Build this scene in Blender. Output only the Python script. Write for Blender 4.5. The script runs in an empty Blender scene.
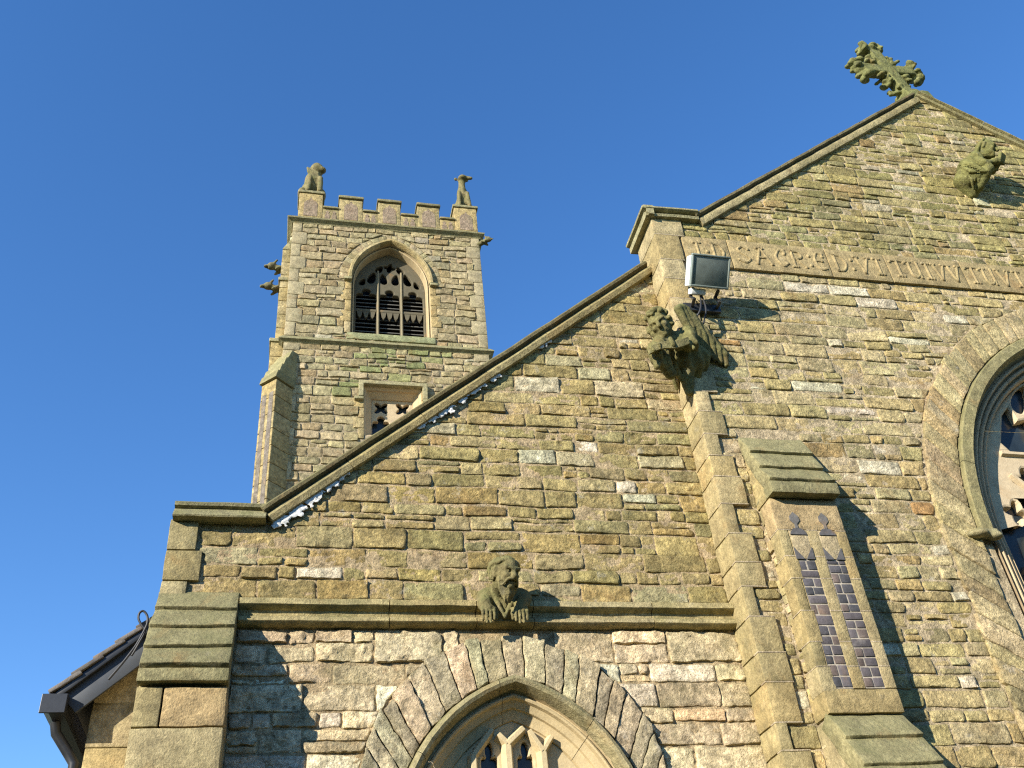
import bpy, math, random
import numpy as np
from mathutils import Matrix, Vector

# ------------------------------------------------------------------ camera, sky, sun, exposure
scene = bpy.context.scene
COL = scene.collection
F = 970.445
RX = (0.97717, -0.19603, -0.08189); UX = (-0.05666, -0.61197, 0.78885); FX = (0.20475, 0.76620, 0.60911)
cam_d = bpy.data.cameras.new("camera")
cam = bpy.data.objects.new("camera", cam_d); COL.objects.link(cam)
m = Matrix(((RX[0], UX[0], -FX[0], 0), (RX[1], UX[1], -FX[1], 0), (RX[2], UX[2], -FX[2], 0), (0, 0, 0, 1)))
cam.matrix_world = m
cam_d.sensor_width = 36.0
cam_d.lens = F * 36.0 / 1024.0
cam_d.clip_start = 0.05
cam_d.clip_end = 5000
scene.camera = cam

SUN_TRAVEL = Vector((1.46, 1.0, -0.70)).normalized()
to_sun = -SUN_TRAVEL
EL = math.asin(to_sun.z)
AZ = math.atan2(to_sun.x, to_sun.y)          # clockwise from +Y
sd = bpy.data.lights.new("sun", 'SUN'); sd.energy = 5.0; sd.angle = math.radians(0.5); sd.color = (1.0, 0.945, 0.85)
so = bpy.data.objects.new("sun", sd); COL.objects.link(so)
so.rotation_euler = SUN_TRAVEL.to_track_quat('-Z', 'Y').to_euler()
so.location = (-10, -10, 20)
world = bpy.data.worlds.new("World"); scene.world = world; world.use_nodes = True
wn = world.node_tree.nodes; wl = world.node_tree.links
bg = wn['Background']; sky = wn.new('ShaderNodeTexSky')
sky.sky_type = 'NISHITA'; sky.sun_disc = False
sky.sun_elevation = EL; sky.sun_rotation = AZ
sky.altitude = 0; sky.air_density = 1.0; sky.dust_density = 0.0; sky.ozone_density = 2.6
hs = wn.new('ShaderNodeHueSaturation'); hs.inputs['Hue'].default_value = 0.508; hs.inputs['Saturation'].default_value = 1.24
wl.new(sky.outputs[0], hs.inputs['Color']); wl.new(hs.outputs[0], bg.inputs[0]); bg.inputs[1].default_value = 0.145
vs = scene.view_settings
vs.view_transform = 'Standard'; vs.look = 'None'; vs.gamma = 1.0; vs.use_curve_mapping = False; vs.exposure = 0.95
scene.cycles.use_denoising = False
scene.cycles.filter_width = 1.2
scene.cycles.max_bounces = 5
scene.cycles.diffuse_bounces = 2
GROUND = -1.6

rng = np.random.default_rng(7)

# ------------------------------------------------------------------ noise
def _h(i, j, k, s):
    n = (i * 374761393 + j * 668265263 + k * 2147483647 + s * 1274126177) & 0xFFFFFFFF
    n = ((n ^ (n >> 13)) * 1274126177) & 0xFFFFFFFF
    return ((n ^ (n >> 16)) & 0xFFFF) / 32767.5 - 1.0
def vnoise(P, s=0):
    P = np.asarray(P, float)
    i = np.floor(P).astype(np.int64); f = P - i; f = f * f * (3 - 2 * f)
    x, y, z = i[..., 0], i[..., 1], i[..., 2]; u, v, w = f[..., 0], f[..., 1], f[..., 2]
    def L(a, b, t): return a + (b - a) * t
    return L(L(L(_h(x, y, z, s), _h(x+1, y, z, s), u), L(_h(x, y+1, z, s), _h(x+1, y+1, z, s), u), v),
             L(L(_h(x, y, z+1, s), _h(x+1, y, z+1, s), u), L(_h(x, y+1, z+1, s), _h(x+1, y+1, z+1, s), u), v), w)
def fbm(P, o=3, s=0):
    P = np.asarray(P, float); a = 1.0; t = 0; r = 0
    for k in range(o):
        r = r + a * vnoise(P, s + k * 17); t += a; a *= 0.5; P = P * 2.03 + 11.7
    return r / t

# ------------------------------------------------------------------ mesh builder
class MB:
    def __init__(self): self.V = []; self.Fc = []; self.C = []; self.n = 0
    def add(self, V, faces, col):
        V = np.asarray(V, float).reshape(-1, 3)
        c = np.asarray(col, float)
        if c.ndim == 1: c = np.tile(c[:3], (len(V), 1))
        self.V.append(V); self.C.append(c[:, :3])
        if isinstance(faces, np.ndarray): self.Fc.append(faces.astype(np.int64) + self.n)
        else:
            by = {}
            for f in faces: by.setdefault(len(f), []).append(f)
            for k, l in by.items(): self.Fc.append(np.array(l, np.int64) + self.n)
        self.n += len(V)
    def build(self, name, mat, parent=None, smooth=True, origin=None, sharp=38):
        V = np.concatenate(self.V); C = np.concatenate(self.C)
        if origin is not None: V = V - np.array(origin)
        me = bpy.data.meshes.new(name)
        me.vertices.add(len(V)); me.vertices.foreach_set('co', V.astype(np.float32).ravel())
        loops = np.concatenate([f.ravel() for f in self.Fc])
        tot = np.concatenate([np.full(len(f), f.shape[1], np.int64) for f in self.Fc])
        st = np.concatenate([[0], np.cumsum(tot)[:-1]])
        me.loops.add(len(loops)); me.loops.foreach_set('vertex_index', loops.astype(np.int32))
        me.polygons.add(len(tot)); me.polygons.foreach_set('loop_start', st.astype(np.int32))
        try: me.polygons.foreach_set('loop_total', tot.astype(np.int32))
        except Exception: pass
        me.polygons.foreach_set('use_smooth', np.full(len(tot), smooth))
        a = me.color_attributes.new('tint', 'FLOAT_COLOR', 'POINT')
        a.data.foreach_set('color', np.c_[C, np.ones(len(C))].astype(np.float32).ravel())
        me.update(calc_edges=True); me.validate()
        me.materials.append(mat)
        if smooth and sharp: me.set_sharp_from_angle(angle=math.radians(sharp))
        o = bpy.data.objects.new(name, me); COL.objects.link(o)
        if parent is not None:
            o.parent = parent
            if origin is None:
                q = parent; off = Vector((0, 0, 0))
                while q is not None: off += q.location; q = q.parent
                o.location = -off
            else:
                o.location = Vector(origin)
        elif origin is not None: o.location = Vector(origin)
        return o

def empty(name, loc=(0, 0, 0)):
    o = bpy.data.objects.new(name, None); o.empty_display_size = 0.2; o.location = loc; COL.objects.link(o); return o
def tag(o, label=None, cat=None, group=None, kind=None):
    if label: o['label'] = label
    if cat: o['category'] = cat
    if group: o['group'] = group
    if kind: o['kind'] = kind
    return o

_boxcache = {}
def _boxtopo(n):
    if n in _boxcache: return _boxcache[n]
    a, b, c = n
    idx = -np.ones(n, np.int64)
    I, J, K = np.meshgrid(range(a), range(b), range(c), indexing='ij')
    s = (I == 0) | (I == a-1) | (J == 0) | (J == b-1) | (K == 0) | (K == c-1)
    idx[s] = np.arange(s.sum())
    fs = []
    def q(A, flip):
        f = np.stack([A[:-1, :-1], A[1:, :-1], A[1:, 1:], A[:-1, 1:]], -1).reshape(-1, 4)
        fs.append(f[:, ::-1] if flip else f)
    q(idx[0], True); q(idx[-1], False); q(idx[:, 0], False); q(idx[:, -1], True); q(idx[:, :, 0], True); q(idx[:, :, -1], False)
    r = (s, I[s], J[s], K[s], np.concatenate(fs)); _boxcache[n] = r; return r
def hexc(x0, x1, y0, y1, z0, z1):
    return np.array([[[(x, y, z) for z in (z0, z1)] for y in (y0, y1)] for x in (x0, x1)], float)
def rough_box(mb, c, col, r=0.006, res=0.06, amp=0.003, freq=9.0, maxn=14):
    c = np.asarray(c, float)
    L = [np.mean([np.linalg.norm(c[1, j, k] - c[0, j, k]) for j in (0, 1) for k in (0, 1)]),
         np.mean([np.linalg.norm(c[i, 1, k] - c[i, 0, k]) for i in (0, 1) for k in (0, 1)]),
         np.mean([np.linalg.norm(c[i, j, 1] - c[i, j, 0]) for i in (0, 1) for j in (0, 1)])]
    r = min(r, 0.4 * min(L))
    ts = []
    for l in L:
        n = int(min(maxn, max(1, round((l - 2 * r) / res))))
        ts.append(np.concatenate([[0], np.linspace(r, l - r, n + 1), [l]]))
    s, I, J, K, Fq = _boxtopo(tuple(len(t) for t in ts))
    p = np.stack([ts[0][I], ts[1][J], ts[2][K]], -1); La = np.array(L)
    q = np.clip(p, r, La - r); d = p - q; n = np.linalg.norm(d, axis=1, keepdims=True)
    p = q + np.where(n > 0, d / np.maximum(n, 1e-9) * r, 0)
    t = p / La
    x, y, z = t[:, 0:1], t[:, 1:2], t[:, 2:3]
    P = ((c[0, 0, 0] * (1-x) + c[1, 0, 0] * x) * (1-y) + (c[0, 1, 0] * (1-x) + c[1, 1, 0] * x) * y) * (1-z) + \
        ((c[0, 0, 1] * (1-x) + c[1, 0, 1] * x) * (1-y) + (c[0, 1, 1] * (1-x) + c[1, 1, 1] * x) * y) * z
    if amp > 0:
        N = np.stack([fbm(P * freq, 3, 3), fbm(P * freq + 31, 3, 5), fbm(P * freq + 77, 3, 9)], -1)
        P = P + N * amp * 1.6
    mb.add(P, Fq, col)
def box(mb, x0, x1, y0, y1, z0, z1, col, **k): rough_box(mb, hexc(x0, x1, y0, y1, z0, z1), col, **k)

def tube(mb, pts, r, col, n=8, cap=True):
    pts = [Vector(p) for p in pts]; rs = r if isinstance(r, (list, tuple)) else [r] * len(pts)
    V = []; up = None
    for i, p in enumerate(pts):
        t = (pts[min(i+1, len(pts)-1)] - pts[max(i-1, 0)]).normalized()
        if up is None: up = Vector((0, 0, 1)) if abs(t.z) < .9 else Vector((1, 0, 0))
        a = t.cross(up).normalized(); b = a.cross(t).normalized(); up = b
        for k in range(n):
            an = 2 * math.pi * k / n
            V.append(p + (a * math.cos(an) + b * math.sin(an)) * rs[i])
    fs = []
    for i in range(len(pts) - 1):
        for k in range(n): fs.append((i*n+k, i*n+(k+1) % n, (i+1)*n+(k+1) % n, (i+1)*n+k))
    if cap: fs.append(tuple(range(n-1, -1, -1))); fs.append(tuple((len(pts)-1)*n+k for k in range(n)))
    mb.add([tuple(v) for v in V], fs, col)

# flat shapes with holes, cut out of 2D curves, then turned to mesh (x, z, y0..y1)
def plate(mb, loops, y0, y1, col, bevel=0.0, mapf=None):
    cu = bpy.data.curves.new('tmp', 'CURVE'); cu.dimensions = '2D'; cu.fill_mode = 'BOTH'
    cu.extrude = (y1 - y0) / 2 - bevel; cu.bevel_depth = bevel; cu.offset = -bevel; cu.bevel_resolution = 1 if bevel else 0
    for lp in loops:
        s = cu.splines.new('POLY'); s.points.add(len(lp) - 1); s.use_cyclic_u = True
        for p, q in zip(s.points, lp): p.co = (q[0], q[1], 0, 1)
    _curve_to(mb, cu, (y0 + y1) / 2, col, mapf)
def _curve_to(mb, cu, yc, col, mapf=None):
    ob = bpy.data.objects.new('tmp', cu); COL.objects.link(ob)
    dg = bpy.context.evaluated_depsgraph_get(); dg.update()
    me = bpy.data.meshes.new_from_object(ob.evaluated_get(dg))
    V = np.array([v.co[:] for v in me.vertices]); fs = [tuple(p.vertices) for p in me.polygons]
    bpy.data.objects.remove(ob); bpy.data.curves.remove(cu); bpy.data.meshes.remove(me)
    W = np.stack([V[:, 0], yc - V[:, 2], V[:, 1]], -1)
    if mapf is not None: W = mapf(W)
    mb.add(W, fs, col)

# sweep a (n, y) profile along a path in the XZ plane, in stone lengths with joints
def sweep(mb, path, prof, colf, seg=0.7, gap=0.006, closed_prof=True, sub=3, amp=0.005, pcol=None):
    path = [np.array(p, float) for p in path]
    nr = []
    for i in range(len(path)):
        d = []
        if i > 0: d.append((path[i] - path[i-1]) / np.linalg.norm(path[i] - path[i-1]))
        if i < len(path) - 1: d.append((path[i+1] - path[i]) / np.linalg.norm(path[i+1] - path[i]))
        n = [np.array([-e[1], e[0]]) for e in d]
        if len(n) == 2:
            b = n[0] + n[1]; b /= np.linalg.norm(b); b = b / max(0.3, b @ n[0]); nr.append(b)
        else: nr.append(n[0])
    k = 0
    for i in range(len(path) - 1):
        l = np.linalg.norm(path[i+1] - path[i]); ns = max(1, int(round(l / seg)))
        for j in range(ns):
            t0 = j / ns; t1 = (j + 1) / ns
            if j > 0: t0 += gap / l / 2
            if j < ns - 1: t1 -= gap / l / 2
            rows = []
            for t in np.linspace(t0, t1, sub + 1):
                p = path[i] * (1-t) + path[i+1] * t; n = nr[i] * (1-t) + nr[i+1] * t
                rows.append([(p[0] + n[0]*e, y, p[1] + n[1]*e) for e, y in prof])
            grid_strip(mb, rows, colf(k), closed_prof, amp, pcol=pcol); k += 1
def grid_strip(mb, rows, col, closed=True, amp=0.0, caps=True, pcol=None):
    R_ = np.array(rows, float); a, b = R_.shape[:2]; V = R_.reshape(-1, 3)
    if pcol is not None: col = np.tile(np.asarray(pcol)[:, None] * np.asarray(col, float)[None, :3], (a, 1))
    if amp: V = V + np.stack([fbm(V*7, 2, 1), fbm(V*7+9, 2, 2), fbm(V*7+21, 2, 4)], -1) * amp
    fs = []
    for i in range(a-1):
        for j in range(b if closed else b-1):
            j2 = (j+1) % b; fs.append((i*b+j, (i+1)*b+j, (i+1)*b+j2, i*b+j2))
    if closed and caps: fs.append(tuple(range(b))); fs.append(tuple((a-1)*b+j for j in range(b-1, -1, -1)))
    mb.add(V, fs, col)

# ------------------------------------------------------------------ coursed rubble
def pick(pal, r):
    w = np.array([p[1] for p in pal], float); i = r.choice(len(pal), p=w / w.sum())
    return np.array(pal[i][0]) * r.uniform(0.78, 1.18) * (1 + r.uniform(-.04, .04, 3))
def rubble(mb, seed, z0, z1, intervals, ch, ln, palf, mapf, res=0.02, H=(0.004, 0.021), joint=0.012, rock=1.0, split=0.35, maxn=26, warp=0.006):
    r = np.random.default_rng(seed); z = z0; off = seed * 13.7
    while z < z1 - 0.02:
        h = r.uniform(*ch); h = min(h, z1 - z)
        if z1 - z - h < ch[0] * .6: h = z1 - z
        za, zb = z, z + h; z = zb
        zs = np.linspace(za + .002, zb - .002, 5)
        allL = [intervals(q) for q in zs]
        nb = max(len(a) for a in allL)
        if nb == 0: continue
        base = [a for a in allL if len(a) == nb]
        segs = []
        for i in range(nb):
            segs.append((min(a[i][0] for a in base), max(a[i][1] for a in base)))
        for (L, R_) in segs:
            x = L
            while x < R_ - 1e-4:
                w = min(max(h * r.uniform(1.2, 4.2), ln[0]), ln[1]) * r.uniform(.85, 1.1)
                if R_ - x - w < ln[0] * 0.7: w = R_ - x
                xa, xb = x, x + w; x = xb
                if h > 0.62 * ch[1] and r.random() < split:
                    f = r.uniform(.35, .65); zz = [(za, za + h*f), (za + h*f, zb)]
                    cells = []
                    for (p, q) in zz:
                        if w > 1.5 * ln[0] and r.random() < .45:
                            g = r.uniform(.35, .65); cells += [(xa, xa+w*g, p, q), (xa+w*g, xb, p, q)]
                        else: cells.append((xa, xb, p, q))
                else: cells = [(xa, xb, za, zb)]
                for (a, b, c, d) in cells: _stone(mb, r, a, b, c, d, intervals, palf, mapf, res, H, joint, rock, maxn, warp, off)
def _stone(mb, r, xa, xb, za, zb, intervals, palf, mapf, res, H, joint, rock, maxn, warp, off):
    j = joint * r.uniform(.5, 1.2)
    xa, xb, za, zb = xa + j/2, xb - j/2, za + j/2, zb - j/2
    w, h = xb - xa, zb - za
    if w < .02 or h < .015: return
    b = min(r.uniform(.003, .009) * max(1, res / .025), h * .25, w * .25)
    nu = int(np.clip(round(w / res), 2, maxn)); nv = int(np.clip(round(h / res), 2, maxn))
    U = np.concatenate([[0, b * .45], np.linspace(b, w - b, nu), [w - b*.45, w]]); V = np.concatenate([[0, b*.45], np.linspace(b, h - b, nv), [h - b*.45, h]])
    uu, vv = np.meshgrid(U, V, indexing='ij')
    cr = min(r.uniform(.003, .018) * max(1, res / .03), .4 * h, .4 * w)
    du = np.minimum(uu, w - uu); dv = np.minimum(vv, h - vv)
    d = np.where((du < cr) & (dv < cr), cr - np.hypot(cr - du, cr - dv), np.minimum(du, dv))
    zz = za + vv; xx = xa + uu
    # clip rows against the openings and slopes
    for k in range(len(V)):
        iv = intervals(za + V[k]); best = None
        for (l, rr) in iv:
            o = min(xb, rr) - max(xa, l)
            if best is None or o > best[0]: best = (o, l, rr)
        if best is None: xx[:, k] = xa; d[:, k] = -.02; continue
        l, rr = max(xa, best[1] + (j/2 if best[1] > xa else 0)), min(xb, best[2] - (j/2 if best[2] < xb else 0))
        if rr - l < .004:
            m_ = min(max((xa+xb)/2, best[1]), best[2]); xx[:, k] = m_; d[:, k] = -.02
        elif l > xa + 1e-6 or rr < xb - 1e-6:
            xx[:, k] = l + (rr - l) * U / w
    t = np.clip(d / b, 0, 1); t = 1 - (1 - t) ** 2.6
    hh = r.uniform(*H)
    P3 = np.stack([xx + off, np.full_like(xx, r.uniform(0, 50)), zz], -1)
    n1 = fbm(P3 * np.array([7, 1, 11.]), 3, 2); n2 = fbm(P3 * np.array([14, 1, 38.]), 3, 8); n3 = 1 - np.abs(fbm(P3 * np.array([16, 1, 22.]), 2, 21)) * 2
    ru = rock * r.uniform(.5, 1.3)
    n4 = 1 - np.abs(fbm(P3 * np.array([34, 1, 44.]), 2, 33)) * 2.2
    dep = hh + ru * (.013 * n1 + .011 * n2 + .006 * n3 + .005 * n4) + (uu / w - .5) * r.uniform(-.012, .012) * rock + (vv / h - .5) * r.uniform(-.012, .010) * rock
    dep = np.maximum(dep, hh * .35) * t - .006
    ws = np.stack([xx * 5 + off, zz * 5, np.zeros_like(xx)], -1)
    ox = vnoise(ws, 40) * warp; oz = vnoise(ws + 50, 41) * warp
    cx = r.uniform(-.008, .008, 4) * min(1, h / .09)
    u_, v_ = uu / w, vv / h
    zj = (cx[0]*(1-u_)*(1-v_) + cx[1]*u_*(1-v_) + cx[2]*(1-u_)*v_ + cx[3]*u_*v_)
    edge = np.stack([xx * 30, zz * 30, np.full_like(xx, off)], -1)
    ex = vnoise(edge, 60) * .006 * rock; ez = vnoise(edge + 9, 61) * .005 * rock
    X = np.stack([xx + ox + ex, zz + oz + zj + ez, dep], -1)
    Wp = mapf(X.reshape(-1, 3))
    nu2, nv2 = len(U), len(V)
    I = np.arange(nu2 * nv2).reshape(nu2, nv2)
    fq = np.stack([I[:-1, :-1], I[1:, :-1], I[1:, 1:], I[:-1, 1:]], -1).reshape(-1, 4)
    mb.add(Wp, fq, palf((xa+xb)/2, (za+zb)/2, r))

# ------------------------------------------------------------------ signed-distance sculpting
class Sculpt:
    def __init__(self): self.p = []
    def ell(self, c, r, rot=(0, 0, 0), k=.02, sub=False):
        M = np.array(Matrix.Rotation(rot[2], 3, 'Z') @ Matrix.Rotation(rot[1], 3, 'Y') @ Matrix.Rotation(rot[0], 3, 'X'))
        self.p.append(('e', np.array(c, float), np.array(r, float) * np.ones(3), M, k, sub)); return self
    def cap(self, a, b, ra, rb=None, k=.02, sub=False):
        self.p.append(('c', np.array(a, float), np.array(b, float), ra, ra if rb is None else rb, k, sub)); return self
    def path(self, pts, r0, r1=None, k=.015):
        r1 = r0 if r1 is None else r1; n = len(pts) - 1
        for i in range(n): self.cap(pts[i], pts[i+1], r0 + (r1-r0)*i/n, r0 + (r1-r0)*(i+1)/n, k)
        return self
    def bx(self, c, h, rot=(0, 0, 0), rd=.01, k=.015, sub=False):
        M = np.array(Matrix.Rotation(rot[2], 3, 'Z') @ Matrix.Rotation(rot[1], 3, 'Y') @ Matrix.Rotation(rot[0], 3, 'X'))
        self.p.append(('b', np.array(c, float), np.array(h, float), M, rd, k, sub)); return self
    def field(self, P):
        f = np.full(P.shape[:-1], 1e3)
        for q in self.p:
            if q[0] == 'e':
                _, c, r, M, k, sub = q; L_ = (P - c) @ M; kk = np.linalg.norm(L_ / r, axis=-1); k2 = np.linalg.norm(L_ / (r*r), axis=-1)
                d = kk * (kk - 1) / np.maximum(k2, 1e-6)
            elif q[0] == 'c':
                _, a, b, ra, rb, k, sub = q; ab = b - a; t = np.clip(((P - a) @ ab) / max(ab @ ab, 1e-9), 0, 1)
                d = np.linalg.norm(P - a - t[..., None] * ab, axis=-1) - (ra + (rb - ra) * t)
            else:
                _, c, h, M, rd, k, sub = q; L_ = np.abs((P - c) @ M) - (h - rd)
                d = np.linalg.norm(np.maximum(L_, 0), axis=-1) + np.minimum(L_.max(-1), 0) - rd
            if sub:
                hh = np.clip(.5 - .5 * (f + d) / k, 0, 1); f = f * (1-hh) - d * hh + k * hh * (1-hh)
            else:
                hh = np.clip(.5 + .5 * (f - d) / k, 0, 1); f = f * (1-hh) + d * hh - k * hh * (1-hh)
        return f
    def mesh(self, vox, nz=0.0, nf=20., fold=None):
        lo, hi = [], []
        for q in self.p:
            if q[-1]: continue
            if q[0] == 'e': R_ = q[2].max(); lo.append(q[1]-R_); hi.append(q[1]+R_)
            elif q[0] == 'c': R_ = max(q[3], q[4]); lo.append(np.minimum(q[1], q[2])-R_); hi.append(np.maximum(q[1], q[2])+R_)
            else: R_ = np.linalg.norm(q[2]); lo.append(q[1]-R_); hi.append(q[1]+R_)
        lo = np.min(lo, 0) - 3*vox - nz; hi = np.max(hi, 0) + 3*vox + nz
        n = np.ceil((hi - lo) / vox).astype(int) + 1
        G = np.stack(np.meshgrid(*[lo[i] + vox*np.arange(n[i]) for i in range(3)], indexing='ij'), -1)
        f = self.field(G)
        if nz: f = f + fbm(G * nf, 3, 12) * nz
        if fold is not None:
            d_, fr_, am_, zlo, zhi = fold; w = fbm(G * 5., 2, 50) * 2.6
            mk = np.clip((zhi - G[..., 2]) / .08, 0, 1) * np.clip((G[..., 2] - zlo) / .06, 0, 1)
            q = np.sin(G @ np.array(d_, float) * fr_ + w); f = f + am_ * mk * (np.abs(q) ** .7 * np.sign(q))
        return surface_nets(f, lo, vox)
def surface_nets(f, lo, vox):
    s = f < 0
    a, b, c = f.shape
    cs = np.zeros((a-1, b-1, c-1)); acc = np.zeros((a-1, b-1, c-1, 3))
    cor = [(i, j, k) for i in (0, 1) for j in (0, 1) for k in (0, 1)]
    def sl(o, A): return A[o[0]:a-1+o[0], o[1]:b-1+o[1], o[2]:c-1+o[2]]
    for p in cor:
        for ax in range(3):
            if p[ax] == 1: continue
            q = list(p); q[ax] = 1
            fa, fb = sl(p, f), sl(q, f); x = (sl(p, s) != sl(q, s))
            t = np.where(x, fa / np.where(x, fa - fb, 1), 0)
            pos = np.zeros(fa.shape + (3,)); pos[...] = p; pos[..., ax] += t
            acc += pos * x[..., None]; cs += x
    act = cs > 0
    idx = -np.ones(act.shape, np.int64); idx[act] = np.arange(act.sum())
    I = np.argwhere(act)
    V = lo + vox * (I + acc[act] / cs[act][:, None])
    fs = []
    for ax in range(3):
        o1, o2 = [(1, 2), (2, 0), (0, 1)][ax]
        A = np.moveaxis(s, ax, 0)
        d = np.argwhere(np.diff(s.astype(np.int8), axis=ax) != 0)
        for sign in (1, -1):
            pass
        ok = (d[:, o1] > 0) & (d[:, o2] > 0) & (d[:, o1] < f.shape[o1]-1) & (d[:, o2] < f.shape[o2]-1)
        d = d[ok]
        def g(e1, e2):
            q = d.copy(); q[:, o1] -= e1; q[:, o2] -= e2; return idx[q[:, 0], q[:, 1], q[:, 2]]
        quad = np.stack([g(1, 1), g(0, 1), g(0, 0), g(1, 0)], -1)
        ins = s[d[:, 0], d[:, 1], d[:, 2]]
        quad[~ins] = quad[~ins][:, ::-1]
        fs.append(quad)
    return V, np.concatenate(fs)

# ------------------------------------------------------------------ materials
def stone_mat(name, lichen=0.35, lichen_col=(.16, .15, .06), bump=0.5, grain=55., crust=0.35, var=0.5, white=0.15, up=0.5, rough=.92, val=(1, 1, 1)):
    mt = bpy.data.materials.new(name); mt.use_nodes = True
    nt = mt.node_tree; N = nt.nodes; L = nt.links; bs = N['Principled BSDF']
    bs.inputs['Roughness'].default_value = rough
    bs.inputs['Specular IOR Level'].default_value = .2
    geo = N.new('ShaderNodeNewGeometry'); at = N.new('ShaderNodeAttribute'); at.attribute_name = 'tint'
    def noise(sc, det, rg=.6, dist=0.):
        n = N.new('ShaderNodeTexNoise'); n.inputs['Scale'].default_value = sc; n.inputs['Detail'].default_value = det
        n.inputs['Roughness'].default_value = rg; n.inputs['Distortion'].default_value = dist; L.new(geo.outputs['Position'], n.inputs['Vector']); return n.outputs['Fac']
    def ramp(s, a, b, c0=0., c1=1.):
        r = N.new('ShaderNodeMapRange'); r.inputs['From Min'].default_value = a; r.inputs['From Max'].default_value = b
        r.inputs['To Min'].default_value = c0; r.inputs['To Max'].default_value = c1; L.new(s, r.inputs['Value']); return r.outputs['Result']
    def mth(op, a, b):
        n = N.new('ShaderNodeMath'); n.operation = op; n.use_clamp = False
        for i, v in enumerate((a, b)):
            if isinstance(v, (int, float)): n.inputs[i].default_value = v
            else: L.new(v, n.inputs[i])
        return n.outputs[0]
    def mix(fac, a, b, bt='MIX'):
        n = N.new('ShaderNodeMix'); n.data_type = 'RGBA'; n.blend_type = bt; n.clamp_factor = True
        if isinstance(fac, (int, float)): n.inputs[0].default_value = fac
        else: L.new(fac, n.inputs[0])
        for i, v in ((6, a), (7, b)):
            if isinstance(v, tuple): n.inputs[i].default_value = (*v, 1)
            else: L.new(v, n.inputs[i])
        return n.outputs[2]
    big = noise(2.3, 4); mid = noise(9, 6, .65); fine = noise(grain, 8, .7)
    v1 = ramp(mid, .3, .7, 1 - var * .55, 1 + var * .5)
    v2 = ramp(fine, .25, .75, 1 - var * .5, 1 + var * .45)
    vv = mth('MULTIPLY', v1, v2)
    vv = mth('MULTIPLY', vv, ramp(noise(30 if grain > 35 else 11, 5, .65, .3), .32, .68, 1 - var * .42, 1 + var * .38))
    cmb = N.new('ShaderNodeCombineColor'); [L.new(vv, cmb.inputs[i]) for i in range(3)]
    c = mix(1.0, at.outputs['Color'], cmb.outputs[0], 'MULTIPLY')
    c = mix(1.0, c, val, 'MULTIPLY')
    # iron staining
    c = mix(mth('MULTIPLY', ramp(noise(4.1, 5, .6, .6), .58, .75), .35), c, (.36, .19, .06))
    # pale salts
    c = mix(mth('MULTIPLY', ramp(noise(7.3, 7, .7), .60, .72), white), c, (.62, .58, .48))
    # dark crust
    c = mix(mth('MULTIPLY', ramp(noise(13, 8, .72), .56, .70), crust), c, (.075, .068, .05))
    # lichen / algae, more on what faces up
    sep = N.new('ShaderNodeSeparateXYZ'); L.new(geo.outputs['Normal'], sep.inputs[0])
    upf = ramp(sep.outputs['Z'], .05, .7, 0, up)
    lf = mth('MULTIPLY', ramp(mth('ADD', noise(5.2, 8, .7), mth('MULTIPLY', big, .5)), .72, .95), lichen)
    lf = mth('ADD', lf, mth('MULTIPLY', upf, ramp(noise(18, 6, .7), .3, .6)))
    c = mix(lf, c, lichen_col)
    L.new(c, bs.inputs['Base Color'])
    bp = N.new('ShaderNodeBump'); bp.inputs['Strength'].default_value = bump; bp.inputs['Distance'].default_value = .03
    hgt = mth('ADD', mth('MULTIPLY', fine, .7), mth('MULTIPLY', noise(22, 7, .7), .8))
    L.new(hgt, bp.inputs['Height']); L.new(bp.outputs[0], bs.inputs['Normal'])
    return mt
def plain_mat(name, col, rough=.5, metal=0., spec=.5, nscale=20., nvar=.15, bump=.0, coat=0.):
    mt = bpy.data.materials.new(name); mt.use_nodes = True
    nt = mt.node_tree; N = nt.nodes; L = nt.links; bs = N['Principled BSDF']
    bs.inputs['Roughness'].default_value = rough; bs.inputs['Metallic'].default_value = metal; bs.inputs['Specular IOR Level'].default_value = spec
    bs.inputs['Coat Weight'].default_value = coat
    n = N.new('ShaderNodeTexNoise'); n.inputs['Scale'].default_value = nscale; n.inputs['Detail'].default_value = 5
    g = N.new('ShaderNodeNewGeometry'); L.new(g.outputs['Position'], n.inputs['Vector'])
    mx = N.new('ShaderNodeMix'); mx.data_type = 'RGBA'; L.new(n.outputs['Fac'], mx.inputs[0])
    mx.inputs[6].default_value = (*[c*(1-nvar) for c in col], 1); mx.inputs[7].default_value = (*[min(1, c*(1+nvar)) for c in col], 1)
    L.new(mx.outputs[2], bs.inputs['Base Color'])
    if bump:
        b = N.new('ShaderNodeBump'); b.inputs['Strength'].default_value = bump; b.inputs['Distance'].default_value = .01; L.new(n.outputs['Fac'], b.inputs['Height']); L.new(b.outputs[0], bs.inputs['Normal'])
    return mt
M_RUB = stone_mat('rubble_stone', lichen=.4, bump=1.0, crust=.6, var=.85, white=.45, val=(1.15, 1.10, .99))
M_ASH = stone_mat('ashlar_stone', lichen=.25, bump=.55, grain=80, crust=.45, var=.6, white=.15, val=(.97, .945, .91))
M_COP = stone_mat('coping_stone', lichen=.45, bump=.6, grain=70, crust=.5, var=.65, white=.15, up=.65, val=(.95, .93, .88))
M_WEA = stone_mat('weathering_stone', lichen=.55, lichen_col=(.17, .16, .07), bump=.6, grain=60, crust=.45, var=.6, up=.5, val=(.85, .82, .72))
M_TRA = stone_mat('tracery_stone', lichen=.06, bump=.2, grain=80, crust=.06, var=.2, white=.1, up=.0, val=(.88, .85, .77))
M_STA = stone_mat('carved_stone', lichen=.6, lichen_col=(.13, .135, .045), bump=.6, grain=70, crust=.6, var=.7, up=.5, val=(.62, .60, .50))
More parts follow.
